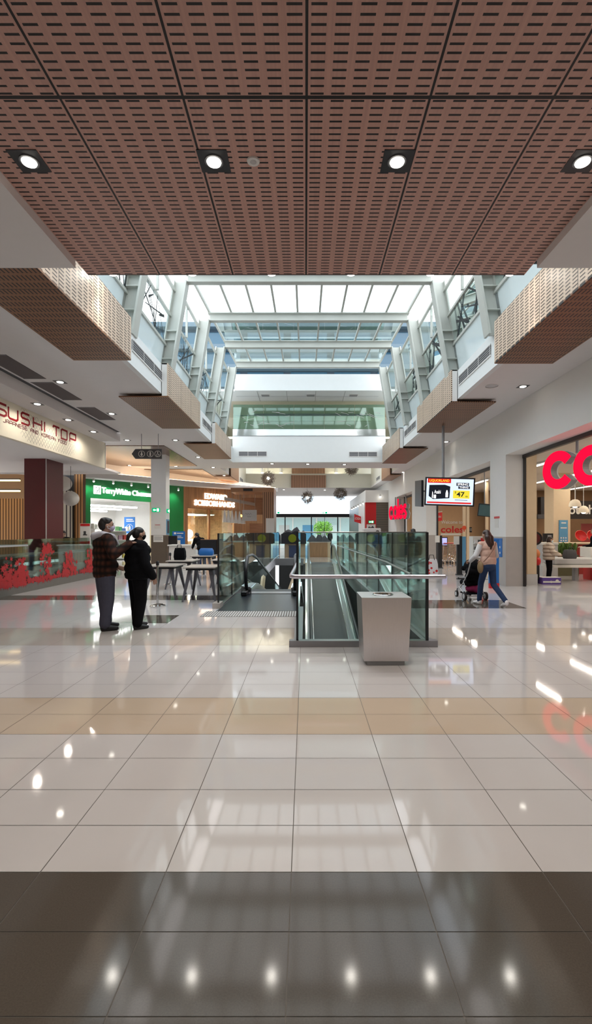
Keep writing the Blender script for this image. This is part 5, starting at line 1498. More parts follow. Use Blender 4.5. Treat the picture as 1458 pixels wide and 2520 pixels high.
# blue signage at the pier
t = thing('information_totem', 'tall blue information totem behind the woman with the pram', 'sign', (5.75, 14.6, 0))
a_, b_ = at(1205, 1360, 13.6), at(1229, 1360, 13.6)
MB().box(a_.x, b_.x, 13.6, 13.66, .12, 1.36).build('panel', M['blue'], t); MB().box(a_.x, b_.x, 13.58, 13.66, 0, .14).build('red_foot', M['red'], t)
MB().box(a_.x + .06, b_.x - .08, 13.59, 13.6, .98, 1.28).build('sheet', M['paper'], t); MB().box(a_.x + .06, b_.x - .08, 13.59, 13.6, .70, .74).box(a_.x + .06, b_.x - .12, 13.59, 13.6, .8, .84).build('print', M['paper'], t)
t = thing('wall_notice', 'blue notice with white symbols on the side of the pier', 'notice', (5.8, 14.7, .8))
MB().box(5.785, 5.80, 14.35, 15.1, .83, 1.38).build('sheet', M['blue'], t)
q = MB()
for r_i in range(2):
    for k in range(3): q.disc((5.783, 14.48 + k * .24, 1.12 - r_i * .17), .035, 10, (-1, 0, 0), .003)
q.build('symbols', M['paper'], t)
notice_ = thing('wall_notice', 'small notice with symbols high on the side of the pier', 'notice', (5.79, 14.7, 1.7))
MB().box(5.79, 5.80, 14.55, 14.95, 1.98, 2.04).build('red_heading', M['red'], notice_); MB().box(5.79, 5.80, 14.62, 14.9, 1.70, 1.96).build('sheet', M['paper'], notice_)
# tilted monitor hanging inside
t = thing('hanging_monitor', 'tilted teal monitor hanging inside the supermarket entrance', 'screen', tuple(at(1195, 1254, 18)))
c = at(1194, 1255, 18); u = V((.95, -.25, -.1)).normalized(); w = V((-.35, -.2, .9)).normalized(); w = (w - u * w.dot(u)).normalized(); n = u.cross(w)
o = c - u * .24 - w * .24
MB().obox(o, u, w, n, .48, .48, .05).build('case', M['black'], t); MB().obox(o + u * .03 + w * .03 + n * .051, u, w, n, .42, .42, .004).build('screen', pm('screen_teal', (.08, .16, .17, 1), .15), t)
MB().tube([c, (c.x, c.y + .05, 4.05)], .02, 6).build('pole', M['grey'], t)
t = thing('number_sign', 'black sign with white figures on the tan wall beside the pale posts', 'sign', (9.0, 30.3, 1.5))
a_ = at(1151, 1310, 30.3)
MB().box(a_.x, a_.x + .30, 30.36, 30.39, a_.z, a_.z + .32).build('board', M['black'], t)
mb = MB(); lettering(mb, 'V/10', (a_.x + .02, 30.357, a_.z + .07), (1, 0, 0), (0, 0, 1), .26, .2, .005); mb.build('lettering', M['paper'], t)
t = thing('balloon_tag', 'small red tag hanging on the paired pale posts', 'tag', tuple(at(1143, 1300, 22.9)))
c = at(1143, 1299, 22.85); MB().disc(tuple(c), .10, 16, (0, -1, 0), .02).build('disc', pm('tag_orange', (.6, .07, .02, 1), .4), t); MB().box(c.x - .02, c.x + .02, 22.84, 22.86, c.z - .18, c.z - .08).build('tail', M['red'], t)
struct('wall_market_pilaster', MB().box(6.58, 6.86, 14.45, 14.75, .32, 4.05), M['cream'])
struct('wall_market_column', MB().box(10.45, 11.15, 20.5, 21.3, 0, 4.05), M['cream'])

# supermarket interior on the far right
t = thing('poster_board', 'light blue notice with round symbols on the cream column in the supermarket', 'poster', (11, 20.4, 1.4))
a_, b_ = at(1379, 1335, 20.4), at(1400, 1280, 20.4)
MB().box(a_.x, b_.x, 20.44, 20.49, a_.z - .02, b_.z).build('sheet', M['lightblue'], t)
q = MB()
for r_i in range(2):
    for k in range(3): q.disc((a_.x + .07 + k * .1, 20.437, a_.z + .08 + r_i * .11), .032, 10, (0, -1, 0), .003)
q.box(a_.x + .05, b_.x - .05, 20.437, 20.44, b_.z - .35, b_.z - .30).box(a_.x + .08, b_.x - .08, 20.437, 20.44, b_.z - .14, b_.z - .09); q.build('symbols', M['paper'], t)
t = thing('hanging_fascia', 'dark hanging fascia with pale lettering above the hot food counter', 'sign', (13, 20, 2.6))
a_ = at(1402, 1275, 21.6)
MB().box(a_.x, a_.x + 4.5, 21.6, 21.7, 2.15, 2.95).build('board', pm('fascia_dark', (.018, .012, .010, 1), .5), t)
mb = MB(); lettering(mb, 'hot chicken', (a_.x - .28, 21.585, 2.36), (1, 0, 0), (0, 0, 1), 2.5, .42, .008, .02); mb.build('lettering', M['paper'], t)
for x in (a_.x + .3, a_.x + 4): MB().tube([(x, 21.65, 2.95), (x, 21.65, 4.05)], .02, 6).build('hanger', M['grey'], t)
for (px, py, Y, r, lab) in ((1416, 1240, 17.2, .20, 'pale dome pendant lamp, left one of the pair in the supermarket'), (1437, 1255, 18.6, .19, 'pale dome pendant lamp, right one of the pair in the supermarket')):
    c = at(px, py, Y); t = thing('pendant_lamp', lab, 'lamp', tuple(c), group='dome pendant lamps')
    MB().lathe([(r, -.1), (r * .96, .0), (r * .75, .10), (r * .4, .15), (.02, .16)], tuple(c), 18).build('shade', pm('shade_cream_%d' % px, (.80, .70, .55, 1), .5), t, True)
    MB().ball((c.x, c.y, c.z - .06), .09, 10).build('bulb', M['lamp_soft'], t); MB().tube([c + V((0, 0, .15)), (c.x, c.y, 4.05)], .01, 5).build('cord', M['white'], t)
t = thing('red_wall_panel', 'red wall panel with faint lettering behind the hot food counter', 'panel', (13.5, 22, 0))
MB().box(12.5, 15.2, 22.0, 22.1, .9, 1.95).build('panel', pm('panel_wine', (.24, .035, .03, 1), .5), t); MB().box(12.6, 12.95, 21.98, 22.0, 1.3, 1.34).box(12.6, 12.95, 21.98, 22.0, 1.45, 1.48).build('lettering', M['cream'], t)
t = thing('red_counter', 'red hot food counter with a pale top at the right edge', 'counter', (12, 19, 0))
MB().box(9.55, 13.5, 18.2, 19.2, 0, 1.12).build('front', pm('counter_red', (.34, .025, .02, 1), .45), t); MB().box(8.9, 13.6, 18.05, 19.3, 1.12, 1.17).build('top', M['cream'], t)
MB().box(8.95, 9.55, 18.25, 19.2, 0, 1.12).build('end_cabinet', pm('counter_olive', (.15, .12, .05, 1), .5), t)
for k, x in enumerate((10.5, 10.95)):
    t = thing('red_bowl', ['red round bowl standing on the counter, left one', 'red round bowl standing on the counter, right one'][k], 'bowl', (x, 18.6, 1.17), group='red bowls on the counter')
    R_ = Matrix.Rotation(1.15, 3, 'X')
    mb = MB(); prof = [(.02, 0), (.13, .03), (.20, .10), (.215, .16), (.19, .11), (.11, .05), (.02, .03)]
    mb.lathe(prof, (0, 0, 0), 20, False); mb.v = [R_ @ v + V((x, 18.7, 1.17 + .2)) for v in mb.v]; mb.build('dish', M['red'], t, True)
    mb = MB(); mb.lathe([(.212, .155), (.225, .16), (.212, .168)], (0, 0, 0), 20, False); mb.v = [R_ @ v + V((x, 18.7, 1.17 + .2)) for v in mb.v]; mb.build('rim', pm('bowl_rim_%d' % k, (.65, .12, .08, 1), .4), t)
pl = thing('potted_plants', 'row of leafy green plants in front of the red counter', 'plants', (9.0, 17.6, 0)); rr = random.Random(77)
pl['kind'] = 'stuff'
mb = MB()
for _ in range(260):
    x, y = rr.uniform(8.55, 9.75), rr.uniform(17.5, 18.0); h = rr.uniform(.2, .45); a = rr.random() * 6; z = .75
    tip = V((x + math.cos(a) * .12, y + math.sin(a) * .12, z + h)); w_ = V((-math.sin(a), math.cos(a), 0)) * .025
    mb.quad(V((x, y, z)) - w_ * .5, V((x, y, z)) + w_ * .5, tip + w_, tip - w_)
mb.build('leaves', pm('plant_leaf', (.09, .17, .03, 1), .5, var=.5, scale=8), pl)
MB().box(8.5, 9.8, 17.45, 18.0, 0, .75).build('trough', pm('trough_olive', (.13, .12, .06, 1), .6), pl)
ck = thing('checkout', 'long grey checkout counter with rounded steel edge', 'checkout', (9.5, 15.5, 0))
MB().bev(7.9, 10.4, 15.5, 16.2, .52, .74, .04).build('belt_body', M['lightgrey'], ck); MB().box(7.85, 10.45, 15.45, 16.25, .44, .52).build('lower_band', M['paper'], ck)
MB().tube([(8.75, 15.8, 0), (8.75, 15.8, .5)], .09, 12).build('pedestal', M['grey'], ck); MB().box(9.35, 10.9, 16.0, 16.4, .0, .44).build('red_base', M['red'], ck)
MB().box(9.3, 9.85, 15.9, 16.5, .74, 1.06).build('side_box', M['paper'], ck); MB().box(9.9, 10.6, 15.9, 16.4, .74, 1.02).build('till_body', M['lightgrey'], ck)
t = thing('till_screen', 'black till screen behind the woman in the striped jumper', 'screen', (7.9, 17.5, 0))
a_ = at(1350, 1330, 17.5)
MB().box(a_.x - .18, a_.x + .18, 17.5, 17.55, 1.22, 1.52).build('screen', M['black'], t); MB().box(a_.x - .02, a_.x + .12, 17.49, 17.5, 1.28, 1.46).build('display', M['grey'], t); MB().box(a_.x - .25, a_.x + .3, 17.4, 17.9, 0, 1.12).build('stand', M['lightgrey'], t); MB().box(a_.x - .3, a_.x + .3, 17.35, 17.9, 1.12, 1.2).build('desk_top', M['paper'], t)
t = thing('wall_box', 'dark box speaker hanging on the wall inside the supermarket', 'speaker', (13, 29, 2.8))
a_ = at(1345, 1255, 28); MB().box(a_.x - .3, a_.x + .3, 28, 28.4, a_.z - .25, a_.z + .75).build('case', M['black'], t); MB().box(a_.x - .5, a_.x + .35, 27.95, 28.4, a_.z - .5, a_.z - .25).build('bracket', M['darkgrey'], t)
struct('wall_market_brown', MB().box(10.7, 21, 29.0, 29.2, 0, 4.05), pm('market_brown', (.20, .11, .05, 1), .6))
struct('wall_market_pilaster_base', MB().box(6.56, 6.88, 14.43, 14.77, 0, .32), M['lightgrey'])
# wheel-shaped display beside the opening
t = thing('round_display', 'dark round display beside the pilaster in the supermarket', 'display', (7.2, 15.2, 0))
c = at(1317, 1325, 15.4)
MB().disc(tuple(c), .22, 28, (-.5, -1, 0), .12).build('drum', M['black'], t); MB().disc(tuple(c + V((-.06, -.1, 0))), .17, 28, (-.5, -1, 0), .02).build('red_face', M['maroon'], t); MB().box(c.x - .05, c.x + .05, 15.4, 15.5, 0, c.z).build('stand', M['black'], t)
t = thing('product_stack', 'orange and red packets hanging beside the pilaster', 'products', (7.25, 14.9, 0))
c = at(1320, 1363, 14.9)
MB().ball((c.x, 14.9, .9), (.12, .12, .16), 12).build('orange_packet', pm('packet_orange', (.55, .17, .05, 1), .5), t, True); MB().ball((c.x + .02, 14.85, .68), (.10, .10, .14), 12).build('red_packet', M['red'], t, True); MB().box(c.x - .08, c.x + .06, 14.8, 15.0, .12, .55).build('black_base', M['black'], t); MB().lathe([(.06, 0), (.06, .1)], (c.x, 14.9, .02), 10).build('foot', M['chrome'], t)
# purple carton on the floor
t = thing('carton', 'purple and white carton on the floor in front of the woman in the striped jumper', 'carton', (7.2, 14.4, 0))
a_, b_ = at(1336, 1438, 14.6), at(1382, 1438, 14.6)
MB().box(a_.x, b_.x, 14.6, 14.95, 0, .20).build('box', M['purple'], t)
q = MB(); q.box(a_.x + .02, b_.x - .02, 14.595, 14.6, .05, .10); q.disc((b_.x - .12, 14.598, .10), .05, 14, (0, -1, 0), .004); q.disc((b_.x - .3, 14.598, .075), .035, 14, (0, -1, 0), .004); q.build('print', M['paper'], t)
MB().box(a_.x, b_.x, 14.6, 14.95, .20, .205).build('lid', M['paper'], t)

# ================================================================== HANGING SCREENS
def scr_pt(px, py, Y): return at(px, py, Y)
sc = thing('advertising_screen', 'lit advertising screen with a beer offer hanging on a grey pole', 'screen', tuple(at(1105, 1210, 15.6)))
P00, P10, P01 = at(1045, 1243, 15.55), at(1167.5, 1247, 15.3), at(1042.5, 1173.5, 15.55)
u = (P10 - P00); Wd = u.length; u.normalize(); w = (P01 - P00); w = (w - u * w.dot(u)); Ht = w.length; w.normalize(); n = u.cross(w)
def so_(x, y, z=0.): return P00 + u * (x * Wd) + w * (y * Ht) + n * z
MB().obox(so_(0, 0, -.08), u, w, n, Wd, Ht, .08).build('bezel', M['black'], sc)
Mw = emis('screen_pale', (.62, .72, .95, 1), 1.0)
s_ = MB().obox(so_(.03, .05, 0), u, w, n, Wd * .94, Ht * .90, .004).build('display', Mw, sc)
def rect(mb, x0, x1, y0, y1, z): return mb.obox(so_(x0, y0, z), u, w, n, Wd * (x1 - x0), Ht * (y1 - y0), .002)
def em(nm, c, s=.9): return emis(nm, c, s)
mb = MB(); rect(mb, .05, .52, .80, .95, .005); rect(mb, .05, .94, .08, .135, .005); mb.build('red_bands', em('screen_red', (.65, .02, .015, 1)), s_)
mb = MB(); lettering(mb, 'LIQUORLAND', so_(.085, .825, .008), (u + w * .0), w, Wd * .40, Ht * .10, .002, .012); mb.build('heading', em('screen_yellow', (1, .72, .05, 1)), s_)
mb = MB(); 
mb.prism([(.08, .33), (.17, .22), (.50, .27), (.51, .68), (.40, .74), (.085, .72)], so_(0, 0, .006), u * Wd, w * Ht, n, .002); rect(mb, .63, .88, .71, .82, .006); rect(mb, .67, .90, .61, .70, .006)
mb.build('dark_shapes', em('screen_black', (.012, .014, .02, 1)), s_)
mb = MB(); lettering(mb, 'Asahi', so_(.19, .42, .010), u, w, Wd * .13, Ht * .13, .002, .01); lettering(mb, 'SPRING', so_(.65, .73, .010), u, w, Wd * .21, Ht * .075, .002, .012); lettering(mb, 'THING', so_(.69, .63, .010), u, w, Wd * .18, Ht * .06, .002, .012)
rect(mb, .18, .23, .25, .38, .010); mb.prism([(.42, .30), (.47, .30), (.47, .45), (.455, .55), (.435, .55), (.42, .45)], so_(0, 0, .010), u * Wd, w * Ht, n, .002); mb.prism([(.145, .27), (.165, .26), (.165, .45), (.15, .5)], so_(0, 0, .010), u * Wd, w * Ht, n, .002)
mb.build('white_print', em('screen_white', (1, 1, 1, 1), 1.1), s_)
mb = MB(); rect(mb, .57, .90, .27, .55, .006); mb.build('price_tag', em('screen_tag', (.80, .66, .05, 1)), s_)
mb = MB(); lettering(mb, '$', so_(.605, .44, .010), u, w, Wd * .025, Ht * .08, .002, .01); lettering(mb, '47', so_(.64, .33, .010), u, w, Wd * .16, Ht * .17, .002, .02); lettering(mb, 'ea', so_(.82, .32, .010), u, w, Wd * .045, Ht * .05, .002, .01); rect(mb, .61, .86, .205, .22, .008); mb.build('price', bpy.data.materials['screen_black'], s_)
pc = at(1087, 1060, 15.75); pb = at(1092, 1180, 15.72)
MB().tube([(pb.x, 15.75, 5.0), (pb.x, 15.75, pb.z - .5)], .045, 10).build('pole', M['grey'], sc)
MB().box(pb.x - .3, pb.x + .3, 15.62, 15.72, pb.z - .55, pb.z - .45).build('bracket', M['darkgrey'], sc)
sc2 = thing('advertising_screen', 'black screen seen edge-on behind the lit advertising screen', 'screen', tuple(at(1034, 1215, 15.9)))
q0, q1 = at(1027, 1246, 16.6), at(1043, 1247, 15.75)
uu = (q1 - q0); L_ = uu.length; uu.normalize()
MB().obox(q0, uu, Z1, V((uu.y, -uu.x, 0)), L_, .86, .07).build('case', M['black'], sc2); MB().obox(q0 - uu.cross(Z1) * .005, uu, Z1, V((uu.y, -uu.x, 0)), L_, .82, .004).build('display', M['darkgrey'], sc2)
MB().tube([(q1.x - .05, q1.y + .12, 2.9), (pb.x, 15.78, 2.9)], .03, 6).build('arm', M['grey'], sc2)
# ================================================================== PEOPLE
def blob(name, shapes, vox, mat, parent, smooth=3):
    """one continuous skin round tapered limbs and rounded masses"""
    mb = MB()
    for s in shapes:
        if s[0] == 'c':
            _, p0, r0, p1, r1 = s; p0, p1 = V(p0), V(p1)
            mb.ball(p0, r0, 12); mb.ball(p1, r1, 12)
            if (p1 - p0).length > 1e-4: mb.tube([p0, p1], [r0, r1], 14)
        else:
            mb.ball(s[1], s[2], 18, s[3] if len(s) > 3 else None)
    me = bpy.data.meshes.new(name); me.from_pydata([tuple(v) for v in mb.v], [], mb.f); me.update()
    ob = bpy.data.objects.new('figure_tmp', me); COL.objects.link(ob)
    r = ob.modifiers.new('r', 'REMESH'); r.mode = 'VOXEL'; r.voxel_size = vox
    sm_ = ob.modifiers.new('s', 'SMOOTH'); sm_.factor = .5; sm_.iterations = smooth
    dg = bpy.context.evaluated_depsgraph_get(); dg.update()
    nm = bpy.data.meshes.new_from_object(ob.evaluated_get(dg))
    bpy.data.objects.remove(ob); bpy.data.meshes.remove(me)
    nm.name = name; nm.materials.clear(); nm.materials.append(mat)
    nm.polygons.foreach_set('use_smooth', [True] * len(nm.polygons)); nm.update()
    return link(name, nm, parent)

def hand(wrist, d, nrm, thumb, s, curl=.35):
    """palm, four fingers of different length bent at the knuckles, thumb from the side of the palm"""
    w, d, nrm = V(wrist), V(d).normalized(), V(nrm).normalized()
    nrm = (nrm - d * nrm.dot(d)).normalized(); sd = d.cross(nrm).normalized() * thumb
    out = []
    for k in (-1, 0, 1): out.append(('c', w + sd * .016 * k * s, .016 * s, w + d * .075 * s + sd * .022 * k * s, .014 * s))
    for k, (off, L) in enumerate(((.030, .068), (.010, .078), (-.010, .072), (-.028, .056))):
        a = w + d * .08 * s + sd * off * s
        c1, c2 = curl, curl * 2.1
        b = a + (d * math.cos(c1) + nrm * math.sin(c1)) * L * .5 * s
        e_ = b + (d * math.cos(c2) + nrm * math.sin(c2)) * L * .5 * s
        out += [('c', a, .0098 * s, b, .0088 * s), ('c', b, .0088 * s, e_, .0072 * s)]
    a = w + d * .025 * s + sd * .028 * s; b = a + (d * .6 + sd * .7 + nrm * .2).normalized() * .036 * s; e_ = b + (d * .9 + sd * .2 + nrm * .3).normalized() * .030 * s
    out += [('c', a, .013 * s, b, .011 * s), ('c', b, .0105 * s, e_, .008 * s)]
    return out

def person(label, loc, rz, H, P, col, vox=.010):
    """P: pose overrides in metres for a 1.75 m figure (x right, y forward, z up); col: materials"""
    s = H / 1.75
    t = thing('person', label, 'person', loc, rz, local=True)
    lean = P.get('lean', 0.); hipz = P.get('hipz', .94)
    Rl = Matrix.Rotation(-lean, 3, 'X'); piv = V((0, 0, hipz))
    def up(p): return (Rl @ (V(p) - V((0, 0, .94))) + piv) * s     # upper body leans about the hips
    def jn(k, dflt, upper):
        if k in P: return V(P[k]) * s
        return up(dflt) if upper else V(dflt) * s
    shL, shR = up((-.175, 0, 1.425)), up((.175, 0, 1.425))
    elL, elR = jn('elL', (-.235, -.03, 1.15), True), jn('elR', (.235, -.03, 1.15), True)
    wrL, wrR = jn('wrL', (-.245, .04, .90), True), jn('wrR', (.245, .04, .90), True)
    hpL, hpR = V((-.09, 0, hipz - .03)) * s, V((.09, 0, hipz - .03)) * s
    knL, knR = jn('knL', (-.10, .02, .50), False), jn('knR', (.10, .02, .50), False)
    anL, anR = jn('anL', (-.105, -.02, .085), False), jn('anR', (.105, -.02, .085), False)
    hr = Matrix.Rotation(P.get('turn', 0.), 3, 'Z') @ Matrix.Rotation(-P.get('nod', 0.), 3, 'X')
    nk = up((0, -.005, 1.50))
    Hr = Rl @ hr if lean < .6 else hr
    def hd(p): return nk + Hr @ ((V(p) - V((0, -.005, 1.50))) * s)
    def E(c, r, fn, R=None): return ('e', fn(c), [k * s for k in r], R)
    C = lambda p0, r0, p1, r1: ('c', p0, r0 * s, p1, r1 * s)
    dL, dR = (wrL - elL).normalized(), (wrR - elR).normalized()
    hdL, hdR = V(P.get('hdL', dL)), V(P.get('hdR', dR)); hnL, hnR = V(P.get('hnL', (1, .3, 0))), V(P.get('hnR', (-1, .3, 0)))
    body = [E((0, 0, 1.0), (.15, .10, .12), up, Rl), E((0, 0, 1.13), (.135, .092, .14), up, Rl), E((0, -.005, 1.32), (.155, .105, .17), up, Rl),
            C(shL, .05, shR, .05), C(up((0, -.01, 1.45)), .055, hd((0, .015, 1.57)), .052),
            E((0, .025, 1.655), (.074, .094, .105), hd, Hr), E((0, .058, 1.592), (.054, .058, .062), hd, Hr), ('e', hd((0, .122, 1.632)), [.013 * s, .022 * s, .024 * s], Hr), ('e', hd((0, .112, 1.583)), [.025 * s, .012 * s, .011 * s], Hr),
            E((.076, .015, 1.635), (.012, .024, .032), hd, Hr), E((-.076, .015, 1.635), (.012, .024, .032), hd, Hr)]
    body += [C(shL, .046, elL, .038), C(elL, .038, wrL, .025), C(shR, .046, elR, .038), C(elR, .038, wrR, .025)]
    body += [C(hpL, .078, knL, .05), C(knL, .05, anL, .034), C(hpR, .078, knR, .05), C(knR, .05, anR, .034)]
    body += hand(wrL, hdL, hnL, P.get('thL', 1), s, P.get('curl', .35)) + hand(wrR, hdR, hnR, P.get('thR', -1), s, P.get('curl', .35))
    blob('body', body, min(vox, .0075) * s, col.get('skin', M['skin']), t, 2)
    ey = MB()
    for k in (-1, 1):
        ey.ball(hd((.030 * k, .108, 1.662)), .011 * s, 8)
    ey.build('eyes', M['black'], t)
    bw = MB()
    for k in (-1, 1): bw.tube([hd((.014 * k, .118, 1.684)), hd((.045 * k, .106, 1.686))], .005 * s, 5)
    bw.build('eyebrows', col['hair'], t)
    # upper garment
    th = P.get('bulk', 1.); hem = P.get('hem', .86)
    top = [E((0, -.0, 1.36), (.205 * th, .145 * th, .15), up, Rl), E((0, 0, 1.22), (.185 * th, .145 * th, .17), up, Rl), E((0, 0, 1.05), (.185 * th, .145 * th, .16), up, Rl),
           C(shL, .078 * th, shR, .078 * th), C(up((0, -.015, 1.46)), .075, up((0, -.01, 1.505)), .066)]
    if hem < .95: top += [E((0, 0, hem + .10), (.182 * th, .142 * th, .10), up, Rl), E((0, 0, hem + .05), (.176 * th, .136 * th, .05), up, Rl)]
    if hem < .95:
        lg_ = P.get('leg', 1.)
        for k in (-1, 1): top += [C(up((.085 * k, 0, hem + .16)), .108 * lg_ + .012, up((.085 * k, 0, hem + .10 * lg_)), .108 * lg_ + .012)]
    cuL, cuR = wrL - dL * .02 * s, wrR - dR * .02 * s
    slv = [C(shL, .074 * th, elL, .062 * th), C(elL, .062 * th, cuL, .048 * th), C(shR, .074 * th, elR, .062 * th), C(elR, .062 * th, cuR, .048 * th)]
    if 'sleeve' in col:
        blob('top', top, vox * s, col['top'], t); blob('sleeves', slv, vox * s, col['sleeve'], t)
    else: blob(col.get('topname', 'jacket'), top + slv, vox * s, col['top'], t)
    # trousers
    lg = P.get('leg', 1.)
    tr_s = [E((0, 0, 1.0), (.165, .125, .10), up, Rl), ('e', V((0, -.01, hipz - .02)) * s, [.172 * s, .13 * s, .12 * s], None)]
    for hp, kn, an in ((hpL, knL, anL), (hpR, knR, anR)):
        tr_s += [C(hp, .098 * lg, kn, .074 * lg), C(kn, .074 * lg, an + (kn - an) * .06, .062 * lg)]
    blob('trousers', tr_s, vox * s, col['legs'], t)
    # shoes
    for nm, an, fd in (('shoe', anL, P.get('ftL', (-.12, 1, 0))), ('shoe', anR, P.get('ftR', (.12, 1, 0)))):
        f = V(fd).normalized(); lz = P.get('heel', 0)
        hz = max(an.z - .055 * s, .03 * s)
        hl = V((an.x, an.y, hz)) - f * .025 * s; toe = V((hl.x, hl.y, 0)) + V((f.x, f.y, 0)).normalized() * .20 * s; toe.z = .032 * s
        blob(nm, [C(hl + V((0, 0, .01 * s)), .042, hl + V((0, 0, .045 * s)), .045), C(hl, .038, toe, .032), C(hl + f * .08 * s + V((0, 0, .02 * s)), .042, toe, .030)], vox * .8 * s, col['shoes'], t)
    # hair
    hs = [E((0, .0, 1.695), (.083, .098, .078), hd, Hr), E((0, -.035, 1.655), (.082, .075, .095), hd, Hr)]
    kind = P.get('hair', 'short')
    if kind == 'short':
        rr = random.Random(3)
        for _ in range(26): 
            a, b_ = rr.uniform(-.06, .06), rr.uniform(-.06, .085)
            hs.append(E((a, b_, 1.752 - a * a * 6 - b_ * b_ * 3.4), (.022, .024, .020), hd, Hr))
    elif kind == 'pony':
        hs += [C(hd((0, -.10, 1.69)), .028, hd((0, -.17, 1.60)), .034), C(hd((0, -.17, 1.60)), .034, hd((.0, -.19, 1.42)), .016)]
    elif kind == 'long':
        hs += [E((0, -.05, 1.60), (.095, .075, .13), hd, Hr), C(hd((.045, -.075, 1.58)), .068, hd((.035, -.105, 1.43)), .055), C(hd((-.045, -.075, 1.58)), .068, hd((-.04, -.105, 1.40)), .055), C(hd((.0, -.10, 1.42)), .065, hd((-.02, -.12, 1.33)), .03)]
    elif kind == 'bob':
        hs += [E((.05, -.02, 1.60), (.045, .06, .09), hd, Hr), E((-.05, -.02, 1.60), (.045, .06, .09), hd, Hr), E((0, -.06, 1.6), (.08, .05, .09), hd, Hr)]
    blob('hair', hs, min(vox, .009) * s, col['hair'], t, 2)
    if 'mask' in col:
        blob('face_mask', [E((0, .078, 1.600), (.062, .058, .056), hd, Hr), ('e', hd((0, .118, 1.618)), [.030 * s, .028 * s, .035 * s], Hr)], .008 * s, col['mask'], t, 3)
        lp = MB()
        for k in (-1, 1): lp.tube([hd((.056 * k, .085, 1.625)), hd((.084 * k, .015, 1.642))], .003 * s, 4); lp.tube([hd((.056 * k, .085, 1.58)), hd((.084 * k, .012, 1.615))], .003 * s, 4)
        lp.build('mask_loops', M['paper'] if col['mask'] is not M['blackcloth'] else M['blackcloth'], t)
    t['_s'] = s
    return t, up, hd, s, Rl, Hr

# checked jacket cloth
def check_mat():
    m, nt, out = new_mat('checked_wool')
    p = principled(nt, out, .9, 0, .2)
    tc = nt.nodes.new('ShaderNodeTexCoord'); sx = nt.nodes.new('ShaderNodeSeparateXYZ')
    n = nt.nodes.new('ShaderNodeTexNoise'); n.inputs['Scale'].default_value = 9
    nt.links.new(tc.outputs['Object'], sx.inputs[0]); nt.links.new(tc.outputs['Object'], n.inputs[0])
    d_ = math_node(nt, 'ADD', sx.outputs[0], sx.outputs[1])
    a = math_node(nt, 'SINE', math_node(nt, 'MULTIPLY', d_, 2 * PI / .105)); b = math_node(nt, 'SINE', math_node(nt, 'MULTIPLY', sx.outputs[2], 2 * PI / .105))
    f = math_node(nt, 'MULTIPLY', math_node(nt, 'ADD', math_node(nt, 'MULTIPLY', a, .25), .45), math_node(nt, 'ADD', math_node(nt, 'MULTIPLY', b, .45), .55))
    f = math_node(nt, 'MULTIPLY', f, math_node(nt, 'ADD', n.outputs[0], .5))
    mx = nt.nodes.new('ShaderNodeMix'); mx.data_type = 'RGBA'; mx.clamp_factor = True
    nt.links.new(f, mx.inputs[0]); mx.inputs[6].default_value = (.006, .005, .005, 1); mx.inputs[7].default_value = (.105, .034, .018, 1)
    nt.links.new(mx.outputs[2], p.inputs['Base Color'])
    return m
M['check'] = check_mat()
M['stripe'] = striped('striped_knit', (.60, .52, .44, 1), (.34, .26, .20, 1), 2, .11, .35, .9)

# man in the checked jacket, hand on the woman's shoulder
mt, up, hd, s, Rl, Hr = person('man in a dark checked jacket and slate trousers, hand on a woman\'s shoulder', (-3.22, 7.82, 0), -.95, 1.78,
    dict(elR=(.37, .04, 1.19), wrR=(.285, .31, 1.365), hdR=(.15, 1, .12), hnR=(0, .25, -1), thR=1, elL=(-.24, .10, 1.15), wrL=(-.20, .22, .98), hdL=(.1, .9, -.4), bulk=1.26, hem=.80, leg=1.38, nod=.06, turn=-.12, curl=.25, anL=(-.13, .06, .085), anR=(.13, -.03, .085)),
    dict(top=M['check'], legs=M['greytrousers'], shoes=M['shoeblack'], hair=M['hairblack'], mask=M['maskblue']), .010)
blob('hood', [('c', up((-.11, -.06, 1.50)), .055 * s, up((.0, -.15, 1.47)), .065 * s), ('c', up((.0, -.15, 1.47)), .065 * s, up((.11, -.06, 1.50)), .055 * s), ('c', up((.11, -.05, 1.50)), .052 * s, up((.10, .10, 1.47)), .04 * s), ('c', up((.10, .10, 1.47)), .04 * s, up((.05, .19, 1.34)), .024 * s), ('c', up((-.11, -.05, 1.50)), .052 * s, up((-.08, .14, 1.42)), .034 * s)], .010, pm('hood_grey', (.48, .46, .50, 1), .9), mt)
mb = MB(); mb.ball(hd((.088, .02, 1.625)), .010, 8); mb.tube([hd((.088, .025, 1.62)), hd((.086, .035, 1.59))], .004, 5); mb.build('earbud', M['whitecloth'], mt)
# woman in black
wt, up, hd, s, Rl, Hr = person('woman all in black with a low ponytail, standing beside the man in checks', (-2.74, 7.95, 0), -.85, 1.63,
    dict(elR=(.27, .02, 1.13), wrR=(.27, .17, .90), hdR=(0, .35, -1), hnR=(-1, .3, 0), bulk=1.5, hem=.84, leg=1.4, hair='pony', nod=.10, anR=(.13, -.06, .085), anL=(-.13, .05, .085)),
    dict(top=M['blackcloth'], legs=M['blackcloth'], shoes=M['shoeblack'], hair=M['hairblack'], mask=M['blackcloth']), .010)
